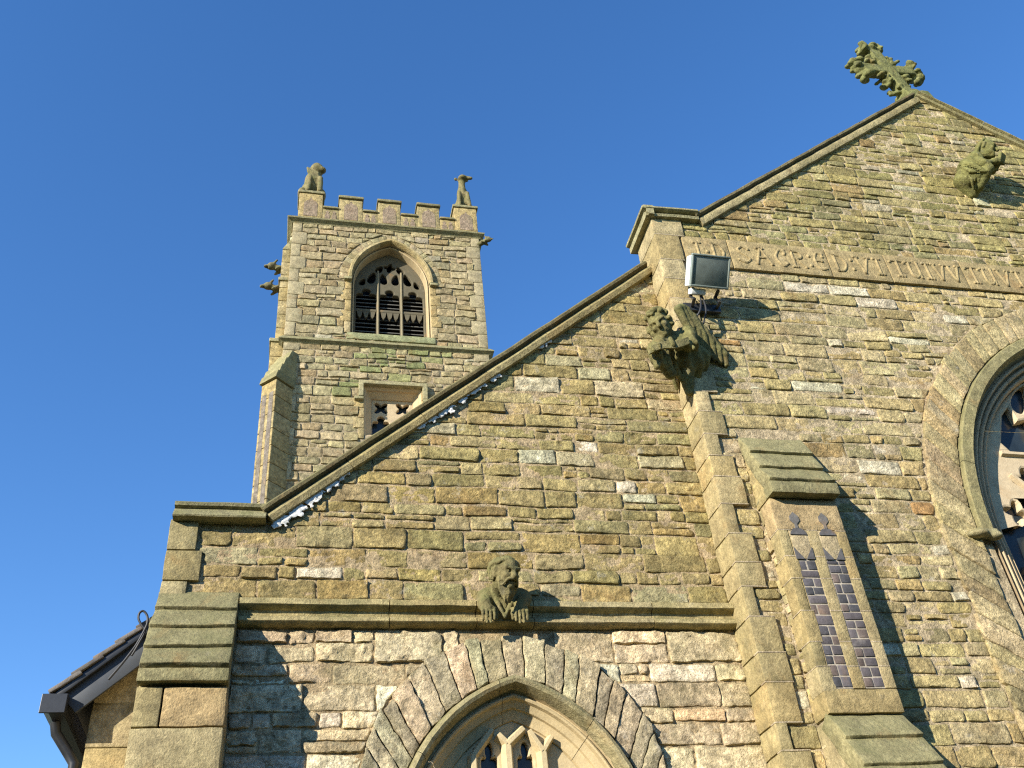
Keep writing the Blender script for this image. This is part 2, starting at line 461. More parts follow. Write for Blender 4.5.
M_TOW = stone_mat('tower_stone', lichen=.25, bump=.9, grain=24, crust=.5, var=.7, white=.12, val=(.90, .875, .84))
M_FLI = stone_mat('flint_brick', lichen=.0, bump=.2, grain=60, crust=.1, var=.35, white=.12, up=0, rough=.8, val=(1, 1, 1))
M_MOR = stone_mat('lime_mortar', lichen=.0, bump=.5, grain=60, crust=.03, var=.15, white=.3, up=0, val=(1.1, 1.1, 1.1))
M_SLA = stone_mat('roof_slate', lichen=.25, bump=.3, grain=50, crust=.2, var=.4, up=.2, rough=.7)
M_GLA = plain_mat('leaded_glass', (.02, .028, .032), rough=.22, spec=.3, nscale=8, nvar=.6, bump=.25)
M_BLK = plain_mat('black_paint', (.018, .019, .021), rough=.45, nscale=30, nvar=.4, bump=.05)
M_GRY = plain_mat('grey_board', (.045, .05, .056), rough=.6, nscale=12, nvar=.3, bump=.05)
M_LOU = plain_mat('louvre_slate', (.085, .08, .065), rough=.8, nscale=20, nvar=.4, bump=.2)
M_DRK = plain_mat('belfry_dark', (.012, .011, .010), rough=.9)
M_LMP = plain_mat('lamp_housing', (.62, .62, .58), rough=.5, nscale=25, nvar=.2)
M_LGL = plain_mat('lamp_glass', (.15, .17, .145), rough=.35, spec=.6, nscale=14, nvar=.5)
M_CAB = plain_mat('cable_rubber', (.02, .02, .02), rough=.6)
M_GRS = plain_mat('churchyard_grass', (.035, .05, .018), rough=.95, nscale=3, nvar=.5, bump=.5)

def ash(k=0, g=0.):     # ashlar tint
    r = np.random.default_rng(1000 + int(k)); b = np.array([(.41, .325, .165), (.37, .295, .145), (.45, .36, .195), (.39, .295, .135)][r.integers(4)])
    b = b * r.uniform(.88, 1.12); return b * (1-g) + np.array((.24, .23, .11)) * g
def gre(k=0): 
    r = np.random.default_rng(2000 + int(k)); return np.array((.30, .27, .15)) * r.uniform(.85, 1.15)
MORT = np.array((.43, .35, .23))

# ------------------------------------------------------------------ ground
g = MB()
g.add([(-400, -400, GROUND), (400, -400, GROUND), (400, 400, GROUND), (-400, 400, GROUND)], [(0, 1, 2, 3)], (.1, .1, .1))
tag(g.build('ground', M_GRS, smooth=False), kind='structure')

# ------------------------------------------------------------------ unseen trees added behind the camera to cut sky fill on the walls
r = np.random.default_rng(99)
mb = MB()
for i in range(34):
    an = -1.75 + 3.5 * i / 33 + r.uniform(-.03, .03); d_ = r.uniform(25, 30)
    tx, ty = 2 + d_ * math.sin(an), -2 - d_ * math.cos(an) * .95
    hh = r.uniform(8.6, 10.4); w_ = r.uniform(2.6, 3.4)
    tube(mb, [(tx, ty, GROUND), (tx + .1, ty, GROUND + 2), (tx, ty, GROUND + 5)], [.28, .22, .1], (.09, .07, .05), n=8)
    n = 700
    v = r.normal(size=(n, 3)); v /= np.linalg.norm(v, axis=1, keepdims=True); v *= r.uniform(.72, 1.05, (n, 1)) * (1 + .25 * vnoise(v * 2 + i)[:, None])
    P = v * np.array((w_, w_, hh * .46)) + np.array((tx, ty, GROUND + hh * .54))
    a = r.normal(size=(n, 3)); a /= np.linalg.norm(a, axis=1, keepdims=True); b = np.cross(a, r.normal(size=(n, 3))); b /= np.linalg.norm(b, axis=1, keepdims=True)
    sz = r.uniform(.25, .55, (n, 1))
    Q = np.stack([P - a*sz, P - b*sz*.6, P + a*sz, P + b*sz*.6], 1).reshape(-1, 3)
    cg = np.repeat(np.array((.035, .05, .02)) * r.uniform(.6, 1.4, (n, 1)), 4, axis=0)
    mb.add(Q, np.arange(4*n).reshape(n, 4), cg)
    u = np.linspace(0, math.pi, 9); t = np.linspace(0, 2*math.pi, 13)[:-1]
    core = np.array([[(math.sin(p)*math.cos(q), math.sin(p)*math.sin(q), math.cos(p)) for q in t] for p in u]).reshape(-1, 3)
    core = core * np.array((w_, w_, hh*.46)) * .8 * (1 + .15 * vnoise(core*3 + i)[:, None]) + np.array((tx, ty, GROUND + hh*.54))
    fs = [(k*12 + j, k*12 + (j+1) % 12, (k+1)*12 + (j+1) % 12, (k+1)*12 + j) for k in range(8) for j in range(12)]
    mb.add(core, fs, (.03, .042, .018))
def leaf_mat():
    mt = bpy.data.materials.new('sky_block_foliage'); mt.use_nodes = True; nt = mt.node_tree
    at = nt.nodes.new('ShaderNodeAttribute'); at.attribute_name = 'tint'; b_ = nt.nodes['Principled BSDF']; b_.inputs['Roughness'].default_value = .8
    nt.links.new(at.outputs['Color'], b_.inputs['Base Color']); return mt
tag(mb.build('added_sky_block_trees', leaf_mat(), smooth=False), 'unseen dark trees added behind the camera to block low sky light', 'trees', kind='stuff')

# ------------------------------------------------------------------ pointed arches
class Arch:
    def __init__(s, cx, c, zc, R, jamb=None): s.cx, s.c, s.zc, s.R, s.jamb = cx, c, zc, R, jamb
    def pts(s, e, n=12, jamb=True):
        r = s.R + e; th = math.acos(-s.c / r) if s.c < r else math.pi
        th = math.acos(max(-1, min(1, -s.c / r)))      # left arc ends where x = cx
        L_ = [(s.cx + s.c + r*math.cos(a), s.zc + r*math.sin(a)) for a in np.linspace(math.pi, th, n + 1)]
        if jamb and s.jamb is not None: L_ = [(L_[0][0], s.jamb)] + L_
        R_ = [(2*s.cx - x, z) for x, z in L_[:-1]][::-1]
        return L_ + R_
    def halfwidth(s, e, z):           # half width at height z, or 0 above the apex
        r = s.R + e
        if z <= s.zc: return r - s.c
        q = r*r - (z - s.zc)**2
        return max(0.0, math.sqrt(q) - s.c) if q > 0 else 0.0
def arch_sweep(mb, A, prof, colf, per=2, n=12, jamb=True, closed=False, amp=.0015, gap=True):
    grid = [A.pts(e, n, jamb) for e, y in prof]
    m_ = len(grid[0]); k = 0; i = 0
    while i < m_ - 1:
        j = min(m_ - 1, i + per)
        rows = []
        ii = list(range(i, j + 1))
        for q in ii: rows.append([(grid[t][q][0], prof[t][1], grid[t][q][1]) for t in range(len(prof))])
        if gap and j < m_ - 1:
            a = np.array(rows[-1]); b = np.array(rows[-2]); rows[-1] = (a + (b - a) * min(.3, .004 / max(1e-3, np.linalg.norm(b[0]-a[0])))).tolist()
        grid_strip(mb, rows, colf(k), closed, amp); k += 1; i = j
def voussoirs(mb, inner, outer, y0, y1, palf, seed, w=(.09, .14), t0=0., t1=1., res=.03, amp=.006, H=.0):
    """inner/outer: dense polylines with matching parameter; stones laid radially between them"""
    r = np.random.default_rng(seed); I = np.array(inner); O = np.array(outer)
    def samp(Pl, t):
        d = np.r_[0, np.cumsum(np.linalg.norm(np.diff(Pl, axis=0), axis=1))]; d /= d[-1]
        return np.array([np.interp(t, d, Pl[:, 0]), np.interp(t, d, Pl[:, 1])])
    Lt = np.linalg.norm(np.diff(O, axis=0), axis=1).sum(); t = t0
    while t < t1 - 1e-4:
        dt = r.uniform(*w) / Lt
        if t1 - t - dt < w[0] * .6 / Lt: dt = t1 - t
        ta, tb = t + .0045 / Lt, t + dt - .0045 / Lt; t += dt
        yy = y0 - r.uniform(0, H)
        lo = r.uniform(-.02, .02) if H else 0
        c = np.zeros((2, 2, 2, 3))
        for i, tt in enumerate((ta, tb)):
            for k, Pl in enumerate((I, O)):
                p = samp(Pl, tt)
                if k == 1: q = samp(I, tt); p = p + (p - q) / np.linalg.norm(p - q) * lo
                for j, y in enumerate((yy, y1)): c[i, j, k] = (p[0], y, p[1])
        rough_box(mb, c, palf(r), r=.007, res=res, amp=amp, freq=18)

# ================================================================== CHURCH
church = empty('church', (1.1, 6.0, GROUND))
tag(church, 'sandstone church front with lean-to aisle and taller gabled nave of coursed rubble', 'church')

PAL_UP = [((.345, .275, .125), 5), ((.31, .25, .11), 4), ((.385, .315, .16), 4), ((.34, .255, .105), 2), ((.28, .245, .12), 2), ((.43, .375, .225), 1.2), ((.52, .47, .34), .35)]
PAL_LO = [((.57, .46, .305), 5), ((.52, .42, .265), 4), ((.62, .52, .38), 4), ((.55, .41, .24), 2), ((.44, .375, .26), 1.2), ((.58, .34, .15), .3), ((.60, .48, .30), 2)]
PAL_NV = [((.425, .345, .17), 5), ((.385, .31, .145), 4), ((.47, .39, .215), 4), ((.43, .325, .15), 2), ((.35, .30, .165), 2), ((.58, .52, .38), 1.0), ((.46, .275, .11), .15)]
PAL_NT = [((.345, .29, .125), 5), ((.315, .265, .11), 4), ((.385, .325, .16), 4), ((.34, .255, .115), 1.5), ((.295, .265, .13), 2), ((.46, .41, .28), .6)]

# ---- aisle west wall
AX0, AX1 = -0.849, 3.04
def ais_top(x):       # top of wall under the coping
    return 3.47 if x < -.19 else 3.47 + (x + .19) * .8407
WA = Arch(1.40, .27, 1.30, 1.066, -.2)
RING_A = ((1.386, 1.640), .955)
def quoin_w(z, zs, ws):
    for a, b, w in zip(zs[1:], zs[:-1], ws):
        if a <= z < b: return w
    return ws[-1]
AQZ = [3.43, 3.20, 2.98, 2.80]; AQW = [.19, .235, .165]
def ais_iv(z):
    l = AX0 + (quoin_w(z, AQZ, AQW) if z > 2.88 else .02)
    if z <= 2.88: l = -.36
    if z > 3.45: l = max(l, -.19 + (z - 3.47) / .8407 - .04)
    r = AX1
    if l >= r: return []
    (cx, cz), rr = RING_A
    if z < cz: h = rr + .012
    elif z < cz + rr: h = math.sqrt(rr*rr - (z-cz)**2) + .012
    else: h = 0
    if h > 0.02: return [(l, cx - h), (cx + h, r)]
    return [(l, r)]
def ais_pal(x, z, r):
    if z > 2.76: return pick(PAL_UP, r) * (1.05 if r.random() < .3 else 1)
    return np.minimum(pick(PAL_LO, r) * 1.16, .72)
mb = MB()
fm = lambda W: np.stack([W[:, 0], 6.0 - W[:, 2], W[:, 1]], -1)
rubble(mb, 3, -.3, 2.655, ais_iv, (.10, .19), (.12, .46), ais_pal, fm, res=.016, split=.3, rock=1.0)
rubble(mb, 5, 2.86, 6.25, ais_iv, (.095, .165), (.12, .44), ais_pal, fm, res=.016, H=(.003, .016), split=.2, rock=.85)
hole = WA.pts(-.06, 12)
plate(mb, [[(AX0+.02, GROUND), (AX1, GROUND), (AX1, 6.2), (-.19, 3.50), (AX0+.02, 3.50)], hole], 6.0, 6.38, MORT * np.array((.92, .88, .82)))
mb.build('aisle_wall', M_RUB, church, sharp=60)
# quoins of the aisle corner
mb = MB()
for i in range(3): box(mb, AX0, AX0 + AQW[i] - .008, 5.972, 6.38, AQZ[i+1] + .004, AQZ[i] - .004, ash(i, .35), res=.05)
mb.build('quoin_stones', M_ASH, church)

# ---- string course with hollow
mb = MB()
prof = [(2.858, 6.0), (2.850, 5.945), (2.838, 5.915), (2.796, 5.908), (2.788, 5.918), (2.772, 5.962), (2.742, 5.968), (2.728, 5.948), (2.718, 5.928), (2.692, 5.926), (2.672, 5.95), (2.668, 6.0)]
xs = [-.355, .60, 1.18, 1.57, 2.42, 3.04]
for i in range(len(xs)-1):
    rows = [[(x, y, z) for z, y in prof] for x in np.linspace(xs[i] + .003, xs[i+1] - .003, 14)]
    grid_strip(mb, rows, ash(40+i, .2) * 1.12, True, .006)
mb.build('string_course', M_COP, church)

# ---- aisle coping
ACP = [(-.835, 3.415), (-.187, 3.415), (3.045, 6.150)]
prof = [(0, 6.42), (0, 5.955), (.004, 5.948), (.045, 5.935), (.068, 5.945), (.074, 5.955), (.078, 5.958), (.083, 5.945), (.097, 5.920), (.120, 5.918), (.138, 5.938), (.143, 5.950), (.145, 6.1), (.142, 6.42)]
mb = MB()
def copcol(k):
    return ash(60 + k, .25)
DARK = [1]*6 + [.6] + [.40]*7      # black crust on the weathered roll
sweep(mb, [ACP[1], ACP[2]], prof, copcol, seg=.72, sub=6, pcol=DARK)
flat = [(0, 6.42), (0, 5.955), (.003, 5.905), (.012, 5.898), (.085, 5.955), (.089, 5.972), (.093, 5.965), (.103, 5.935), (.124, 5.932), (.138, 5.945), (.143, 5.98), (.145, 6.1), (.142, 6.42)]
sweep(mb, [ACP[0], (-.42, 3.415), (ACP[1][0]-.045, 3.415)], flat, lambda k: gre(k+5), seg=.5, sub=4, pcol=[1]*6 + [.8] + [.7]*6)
mb.build('aisle_coping', M_COP, church)
# white mortar bleeding out under the coping
mb = MB()
r = np.random.default_rng(11)
def dob(x, z, w, h, seed):
    S = Sculpt(); q = np.random.default_rng(seed)
    for i in range(14):
        u_ = q.uniform(-.5, .5); S.ell((x + u_*w*1.15, 5.972, z - .022 + u_*w*.97 + q.uniform(-.9, .3)*h), (q.uniform(.014, .042), .005, q.uniform(.008, .026)), k=.004)
    V, Q = S.mesh(.0065, .009, 45); mb = MB(); mb.add(V, Q, (.62, .60, .54)); mb.build('mortar_fillet', M_MOR, church)
for (x, dz, w, h) in [(-.10, -.01, .10, .05), (-.15, -.04, .05, .06), (.02, .0, .10, .06), (-.03, -.03, .05, .07), (.10, -.01, .06, .07), (.16, .0, .12, .05), (.27, .0, .10, .04), (.9, .0, .16, .05), (1.02, .005, .14, .06), (1.15, 0, .14, .05), (1.3, .01, .12, .03), (1.46, 0, .10, .03), (1.9, .01, .1, .025)]:
    dob(x, 3.445 + (x + .19) * .846 + dz, w, h, int(x*100) + 500)

# ---- aisle corner buttress
def weather_slabs(par, x0, x1, pts, colk, nose=.03, thick=.10, back=None, green=True):
    """pts: (y, z) from top to bottom: each slab runs between two of them with a small nose over the next"""
    for i in range(len(pts) - 1):
        (ya, za), (yb, zb) = pts[i], pts[i+1]
        d = np.array([yb - ya, zb - za]); d /= np.linalg.norm(d); n = np.array([d[1], -d[0]]); n = n if n[0] < 0 else -n
        a = np.array([ya, za]) - d * .02; b = np.array([yb, zb]) + d * .004
        o = .0 if i == 0 else 0
        c = np.zeros((2, 2, 2, 3))
        for ix, x in enumerate((x0, x1)):
            tpo = a + n * .004; bto = b + n * .034
            bi = b - n * thick; ti = a - n * thick
            c[ix, 0, 1] = (x, *tpo); c[ix, 0, 0] = (x, *bto); c[ix, 1, 1] = (x, *ti); c[ix, 1, 0] = (x, *bi)
        mb = MB(); rough_box(mb, c, gre(colk + i) , r=.008, res=.05, amp=.005); mb.build('weathering_slab', M_WEA, par)
but = MB()
bx0, bx1 = AX0 - .004, -.36
bt = [(5.985, 2.89), (5.892, 2.735), (5.80, 2.575), (5.715, 2.415), (5.645, 2.275)]
zc = [2.17, 1.935, 1.70, 1.44, 1.2, .95, .7, .45, .2, -.1, -.4, -.8, -1.2, GROUND - .05]
for i in range(len(zc) - 1):
    yy = 5.668
    if i % 2 == 0 and i < 6:
        s = bx0 + (.145 if i == 0 else .25)
        box(but, bx0, s - .005, yy, 6.38, zc[i+1] + .005, zc[i] - .005, ash(100+i, .2), res=.05)
        box(but, s + .005, bx1, yy + .002, 6.02, zc[i+1] + .005, zc[i] - .005, (.43, .315, .155) if i == 0 else ash(120+i, .1), res=.05)
    else:
        box(but, bx0, bx1, yy, 6.02, zc[i+1] + .004, zc[i] - .004, ash(140+i, .25), res=.06)
        box(but, bx0, bx1, 6.03, 6.38, zc[i+1] + .004, zc[i] - .004, ash(160+i, .25), res=.08)
# sloped core and side cheek
c = np.zeros((2, 2, 2, 3))
for ix, x in enumerate((bx0 + .006, bx1 - .006)):
    c[ix, 0, 0] = (x, 5.70, 2.17); c[ix, 1, 0] = (x, 6.38, 2.17); c[ix, 0, 1] = (x, 6.0, 2.84); c[ix, 1, 1] = (x, 6.38, 2.84)
rough_box(but, c, ash(170, .2), r=.004, res=.08)
ob = but.build('buttress', M_ASH, church); ob['label'] = 'shorter plain ashlar buttress at the outer corner of the aisle'
weather_slabs(ob, bx0, bx1 + .004, bt, 30, thick=.11); w = MB()
box(w, bx0 - .002, bx1 + .005, 5.628, 5.75, 2.185, 2.262, gre(39), res=.05, r=.006)
w.build('weathering_slab', M_WEA, ob)

# ---- nave gable wall
NY = 5.765
NX0 = 3.028
SL, SR = .790, .70
APX, APZ = 6.80, 9.30
def nav_left(z):
    return NX0 if z < 6.72 else 3.52 + (z - 6.60) / .79
def nav_right(z): return 10.3 if z < 6.9 else APX + (9.22 - z) / SR
WN = Arch(6.85, .57, 3.35, 2.295, -.4)
NQZ = [6.70, 6.42, 6.10, 5.86, 5.62, 5.36, 5.06, 4.84, 4.60, 4.40, 4.18, 3.98, 3.79, 3.55, 3.30, 3.07, 2.88, 2.655, 2.40, 2.195, 1.93, 1.755, 1.5, 1.25, 1.0, .7, .4, .1, -.2, -.6, -1.1, GROUND - .05]
NQW = [.30, .24, .22, .20, .24, .30, .18, .22, .13, .21, .12, .20, .225, .10, .19, .20, .09, .20, .21, .20, .085, .20, .1, .2, .1, .2, .1, .2, .1, .2, .1]
def nav_iv(z):
    l = NX0 + quoin_w(z, NQZ, NQW) + .004 if z < 6.70 else nav_left(z) - .03
    r_ = min(nav_right(z) + .03, 8.7)
    if l >= r_: return []
    out = []
    hw = WN.halfwidth(.305, z); cuts = []
    if z < 4.17: cuts.append((3.325, 3.855))
    if hw > .02: cuts.append((6.85 - hw, 6.85 + hw))
    x = l
    for a, b in cuts:
        if a > x + .03: out.append((x, a))
        x = max(x, b)
    if x < r_ - .03: out.append((x, r_))
    return out
def nav_pal(x, z, r):
    if z > 6.4: return pick(PAL_NT, r) * .88
    c = pick(PAL_NV, r) * .92
    if z < 3.4: c = c * (1.0 + .10 * min(1, (3.4 - z) / 1.5))
    return c
mb = MB()
fn = lambda W: np.stack([W[:, 0], NY - W[:, 2], W[:, 1]], -1)
rubble(mb, 21, 1.0, 6.055, nav_iv, (.085, .155), (.11, .44), nav_pal, fn, res=.018, H=(.002, .016), joint=.013, rock=.72, split=.16)
rubble(mb, 22, 6.435, 9.27, nav_iv, (.08, .145), (.11, .44), nav_pal, fn, res=.02, H=(.003, .018), joint=.013, rock=.72, split=.16)
rubble(mb, 23, 6.055, 6.435, lambda z: [(9.2, 10.2)], (.07, .13), (.16, .46), nav_pal, fn, res=.03)
hole = WN.pts(-.10, 14)
plate(mb, [[(NX0+.03, GROUND), (10.3, GROUND), (10.3, 6.75), (APX, 9.2), (3.65, 6.70), (NX0+.03, 6.70)], hole], NY, 6.16, MORT)
mb.build('nave_wall', M_RUB, church, sharp=60)
mb = MB()
for i in range(len(NQZ) - 1):
    if i == 8 or i == 7: pass
    box(mb, NX0, NX0 + NQW[i] - .004, 5.733, 6.155, NQZ[i+1] + .004, NQZ[i] - .004, ash(200 + i, .12), res=.06, amp=.004)
    if i: box(mb, NX0 - .001, NX0 + max(NQW[i], NQW[i-1]) - .004, 5.7315, 5.80, NQZ[i] - .0045, NQZ[i] + .0045, MORT * 1.05, r=.001, res=.1, amp=.0015)
mb.build('quoin_stones', M_ASH, church)

# ---- nave coping with kneeler
mb = MB()
NCP = [(2.975, 6.585), (3.545, 6.600), (APX - .01, APZ - .185), (10.2, 6.71), (10.7, 6.70)]
prof = [(0, 6.20), (0, 5.735), (.004, 5.720), (.05, 5.705), (.078, 5.713), (.084, 5.750), (.088, 5.752), (.093, 5.710), (.107, 5.687), (.131, 5.687), (.148, 5.715), (.153, 5.730), (.155, 5.900), (.150, 6.20)]
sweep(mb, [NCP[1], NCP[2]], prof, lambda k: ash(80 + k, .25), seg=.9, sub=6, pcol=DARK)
sweep(mb, [(APX - .03, 9.222), (10.2, 6.86), (10.7, 6.85)], [(n_*.5, y_) for n_, y_ in prof], lambda k: ash(90 + k, .6)*.9, seg=.9, sub=6)
kn = [(.035, 6.20), (.035, 5.735), (.04, 5.70), (.066, 5.69), (.09, 5.71), (.093, 5.72), (.098, 5.722), (.102, 5.685), (.115, 5.665), (.133, 5.665), (.148, 5.685), (.153, 5.73), (.155, 5.9), (.150, 6.20)]
sweep(mb, [(2.975, 6.585), (3.50, 6.600)], kn, lambda k: gre(k+60), seg=.6, sub=4)
mb.build('nave_coping', M_COP, church)
mb = MB()   # moulding returned along the side of the kneeler
rows = [[(3.028 - o, y, z) for o, z in ((-.02, 6.62), (.03, 6.625), (.055, 6.65), (.045, 6.675), (.05, 6.69), (.085, 6.70), (.09, 6.72), (.07, 6.735), (-.02, 6.74))] for y in np.linspace(5.672, 6.2, 7)]
grid_strip(mb, rows, gre(71), True, .003)
mb.build('kneeler_moulding', M_COP, church)

# ---- inscription band
band = MB()
bj = [3.285, 3.735, 4.735, 5.36, 6.19, 7.05, 7.9, 9.2]
for i in range(len(bj) - 1):
    box(band, bj[i] + .005, bj[i+1] - .005, 5.735, 6.1, 6.06, 6.43, np.array((.345, .265, .13)) * rng.uniform(.9, 1.1), res=.07, amp=.003, r=.006)
band_o = band.build('inscription_band', M_ASH, church)
GLY = {
 'I': [[(.5, 0), (.5, 1)], [(.25, 1), (.75, 1)], [(.25, 0), (.75, 0)]],
 'D': [[(.15, 0), (.15, 1)], [(.15, 1), (.6, .95), (.9, .5), (.6, .05), (.15, 0)]],
 'S': [[(.9, .85), (.5, 1), (.15, .78), (.5, .52), (.88, .25), (.5, 0), (.1, .15)]],
 'A': [[(.05, 0), (.45, 1)], [(.45, 1), (.95, 0)], [(.2, .4), (.75, .4)], [(.2, 1), (.6, 1)]],
 'C': [[(.9, .85), (.5, 1), (.12, .5), (.5, 0), (.9, .15)], [(.85, 1), (.85, .75)]],
 'R': [[(.15, 0), (.15, 1)], [(.15, 1), (.7, .95), (.75, .62), (.15, .5)], [(.4, .5), (.95, 0)], [(.0, 0), (.3, 0)]],
 'E': [[(.85, .95), (.4, 1), (.12, .5), (.4, 0), (.88, .05)], [(.15, .52), (.7, .52)], [(.85, 1), (.85, .8)]],
 'V': [[(.05, 1), (.45, 0)], [(.45, 0), (.95, 1)], [(-.05, 1), (.2, 1)], [(.8, 1), (1.05, 1)]],
 'T': [[(.5, 0), (.5, .98)], [(.0, .9), (.2, 1), (.9, 1), (1.0, .9)], [(.3, 0), (.7, 0)]],
 'U': [[(.15, 1), (.15, .25), (.4, 0), (.8, .2)], [(.8, 1), (.8, 0)], [(.0, 1), (.3, 1)]],
 ':': [[(.5, .15), (.5, .2)], [(.5, .75), (.5, .8)]], '.': [[(.5, .45), (.5, .5)]]}
def letter(ch, x, z, size, w_=.14, y=5.738):
    t = MB()
    for st in GLY[ch]:
        P_ = [(x + a*w_, y, z + b*size) for a, b in st]
        if len(P_) > 2: P_ = [tuple(q) for q in spline(P_, 4)]
        r_ = .0145
        tube(t, P_, r_, (.35, .27, .135), n=8)
        for e in (P_[0], P_[-1]):
            S = Sculpt(); S.ell(e, (.020, .017, .020)); V, Q = S.mesh(.009); t.add(V, Q, (.35, .27, .135))
    t.build('letter', M_ASH, band_o)
def spline(P_, m_=5):
    P_ = [np.array(p, float) for p in P_]; out = []
    for i in range(len(P_)-1):
        a, b, c_, e = P_[max(i-1, 0)], P_[i], P_[i+1], P_[min(i+2, len(P_)-1)]
        for t in np.linspace(0, 1, m_, endpoint=False):
            out.append(.5*((2*b) + (-a+c_)*t + (2*a-5*b+4*c_-e)*t*t + (-a+3*b-3*c_+e)*t**3))
    out.append(P_[-1]); return out
for (x, c_, w_) in [(3.36, 'I', .12), (3.46, '.', .10), (3.555, 'D', .13), (3.80, 'S', .14), (3.98, 'A', .16), (4.18, 'C', .13), (4.35, 'R', .14), (4.49, ':', .10), (4.58, 'E', .12), (4.79, 'D', .14), (4.93, ':', .10), (5.03, 'V', .14), (5.20, 'I', .12), (5.40, 'T', .15), (5.58, 'U', .14), (5.73, 'I', .12), (5.86, 'V', .13), (6.02, 'V', .13), (6.22, 'T', .15), (6.40, 'U', .14), (6.57, 'V', .14), (6.74, 'I', .12)]:
    letter(c_, x, 6.145, .205, w_)

# ---- nave buttress with flushwork
B0, B1 = 3.323, 3.856
BF = 5.56
but = MB()
bz = [3.50, 3.24, 3.03, 2.86, 2.62, 2.40, 2.23, 2.06, 1.92]
front_cols = [np.array((.40, .30, .16))] + [ash(300 + i, .05) for i in range(9)]
# front face: panels are openings in it
px = [(3.405, 3.545), (3.632, 3.774)]
def panel_loop(a, b): return [(a, 2.083), (b, 2.083), (b, 3.005), (a, 3.005)]
strips = [(B0 + .078, px[0][0]), (px[0][1], px[1][0]), (px[1][1], B1)]
for i in range(1, len(bz) - 2):
    za, zb = bz[i+1] + .003, bz[i] - .003
    if i >= len(bz) - 2: break
    for k, (a, b) in enumerate(strips):
        sh = .0
        box(but, a + (.003 if k == 0 else 0), b, BF, BF + .12, max(za, 2.083), zb, ash(320 + i*3 + k, .05), r=.004, res=.06, amp=.0015)
        box(but, a + (.003 if k == 0 else 0), b, BF - .0015, BF + .06, bz[i] - .004, bz[i] + .004, MORT * 1.05, r=.001, res=.1, amp=.001)
    box(but, B0 - .001, B0 + .10, BF - .002, BF + .13, bz[i] - .004, bz[i] + .004, MORT * 1.05, r=.001, res=.1, amp=.001)
    # left quoin, wrapping the side
    box(but, B0, B0 + (.075 if i % 2 else .10), BF - .001, BF + (.13 if i % 2 else .17), za, zb, ash(350 + i, .15), res=.05)
box(but, B0 + .003, B1, BF + .0, 5.8, 1.925, 2.078, ash(371, .1), res=.06)
box(but, B0, B1, BF, BF + .16, 3.245, 3.497, (.40, .30, .155), res=.05)
# heads of the lights, above panels
for a, b in px: box(but, a, b, BF + .001, BF + .1, 3.012, 3.24, (.43, .345, .20), r=.003, res=.05, amp=.001)
# side infill
r = np.random.default_rng(77)
z = 1.2
sidepal = lambda x, z_, r_: pick(PAL_NV, r_)
rubble(but, 78, 1.0, 3.9, lambda zz: [(max(BF + .14, 5.755 - (4.15 - zz) * .47 if zz > 3.5 else 0), 5.77)], (.07, .14), (.10, .22), sidepal, lambda W: np.stack([B0 + .02 - W[:, 2], W[:, 0], W[:, 1]], -1), res=.025, H=(.01, .02), warp=.004)
c = np.zeros((2, 2, 2, 3))
for ix, x in enumerate((B0 + .02, B1 - .002)):
    c[ix, 0, 0] = (x, BF + .105, GROUND); c[ix, 1, 0] = (x, 5.80, GROUND); c[ix, 0, 1] = (x, BF + .105, 3.5); c[ix, 1, 1] = (x, 5.80, 3.5)
rough_box(but, c, MORT * .9, r=.002, res=.15, amp=.001)
c = np.zeros((2, 2, 2, 3))
for ix, x in enumerate((B0 + .004, B1 - .004)):
    c[ix, 0, 0] = (x, 5.52, 3.51); c[ix, 1, 0] = (x, 5.80, 3.51); c[ix, 0, 1] = (x, 5.752, 4.10); c[ix, 1, 1] = (x, 5.80, 4.10)
rough_box(but, c, ash(390, .3), r=.003, res=.08)
# lower stage
lz = [(5.60, 1.925), (5.475, 1.735), (5.365, 1.54), (5.26, 1.35), (5.16, 1.17)]
c = np.zeros((2, 2, 2, 3))
for ix, x in enumerate((B0 + .002, B1 - .004)):
    c[ix, 0, 0] = (x, 5.17, 1.10); c[ix, 1, 0] = (x, 5.80, 1.10); c[ix, 0, 1] = (x, 5.60, 1.90); c[ix, 1, 1] = (x, 5.80, 1.90)
rough_box(but, c, ash(391, .2), r=.003, res=.08)
zz = np.linspace(1.10, GROUND - .05, 11)
for i in range(10): box(but, B0, B1, 5.16, 5.80, zz[i+1] + .004, zz[i] - .004, ash(400 + i, .1), res=.08)
ob = but.build('buttress', M_ASH, church); ob['label'] = 'taller buttress on the nave wall with two dark flushwork panels'
weather_slabs(ob, B0 + .0, B1 + .002, [(5.745, 4.15), (5.665, 3.96), (5.59, 3.775), (5.50, 3.61)], 50, thick=.09)
w = MB(); box(w, B0 - .004, B1 + .006, 5.478, 5.60, 3.505, 3.60, gre(59), res=.05, r=.006); w.build('weathering_slab', M_WEA, ob)
weather_slabs(ob, B0 + .0, B1 + .002, lz, 55, thick=.12)
r = np.random.default_rng(5)
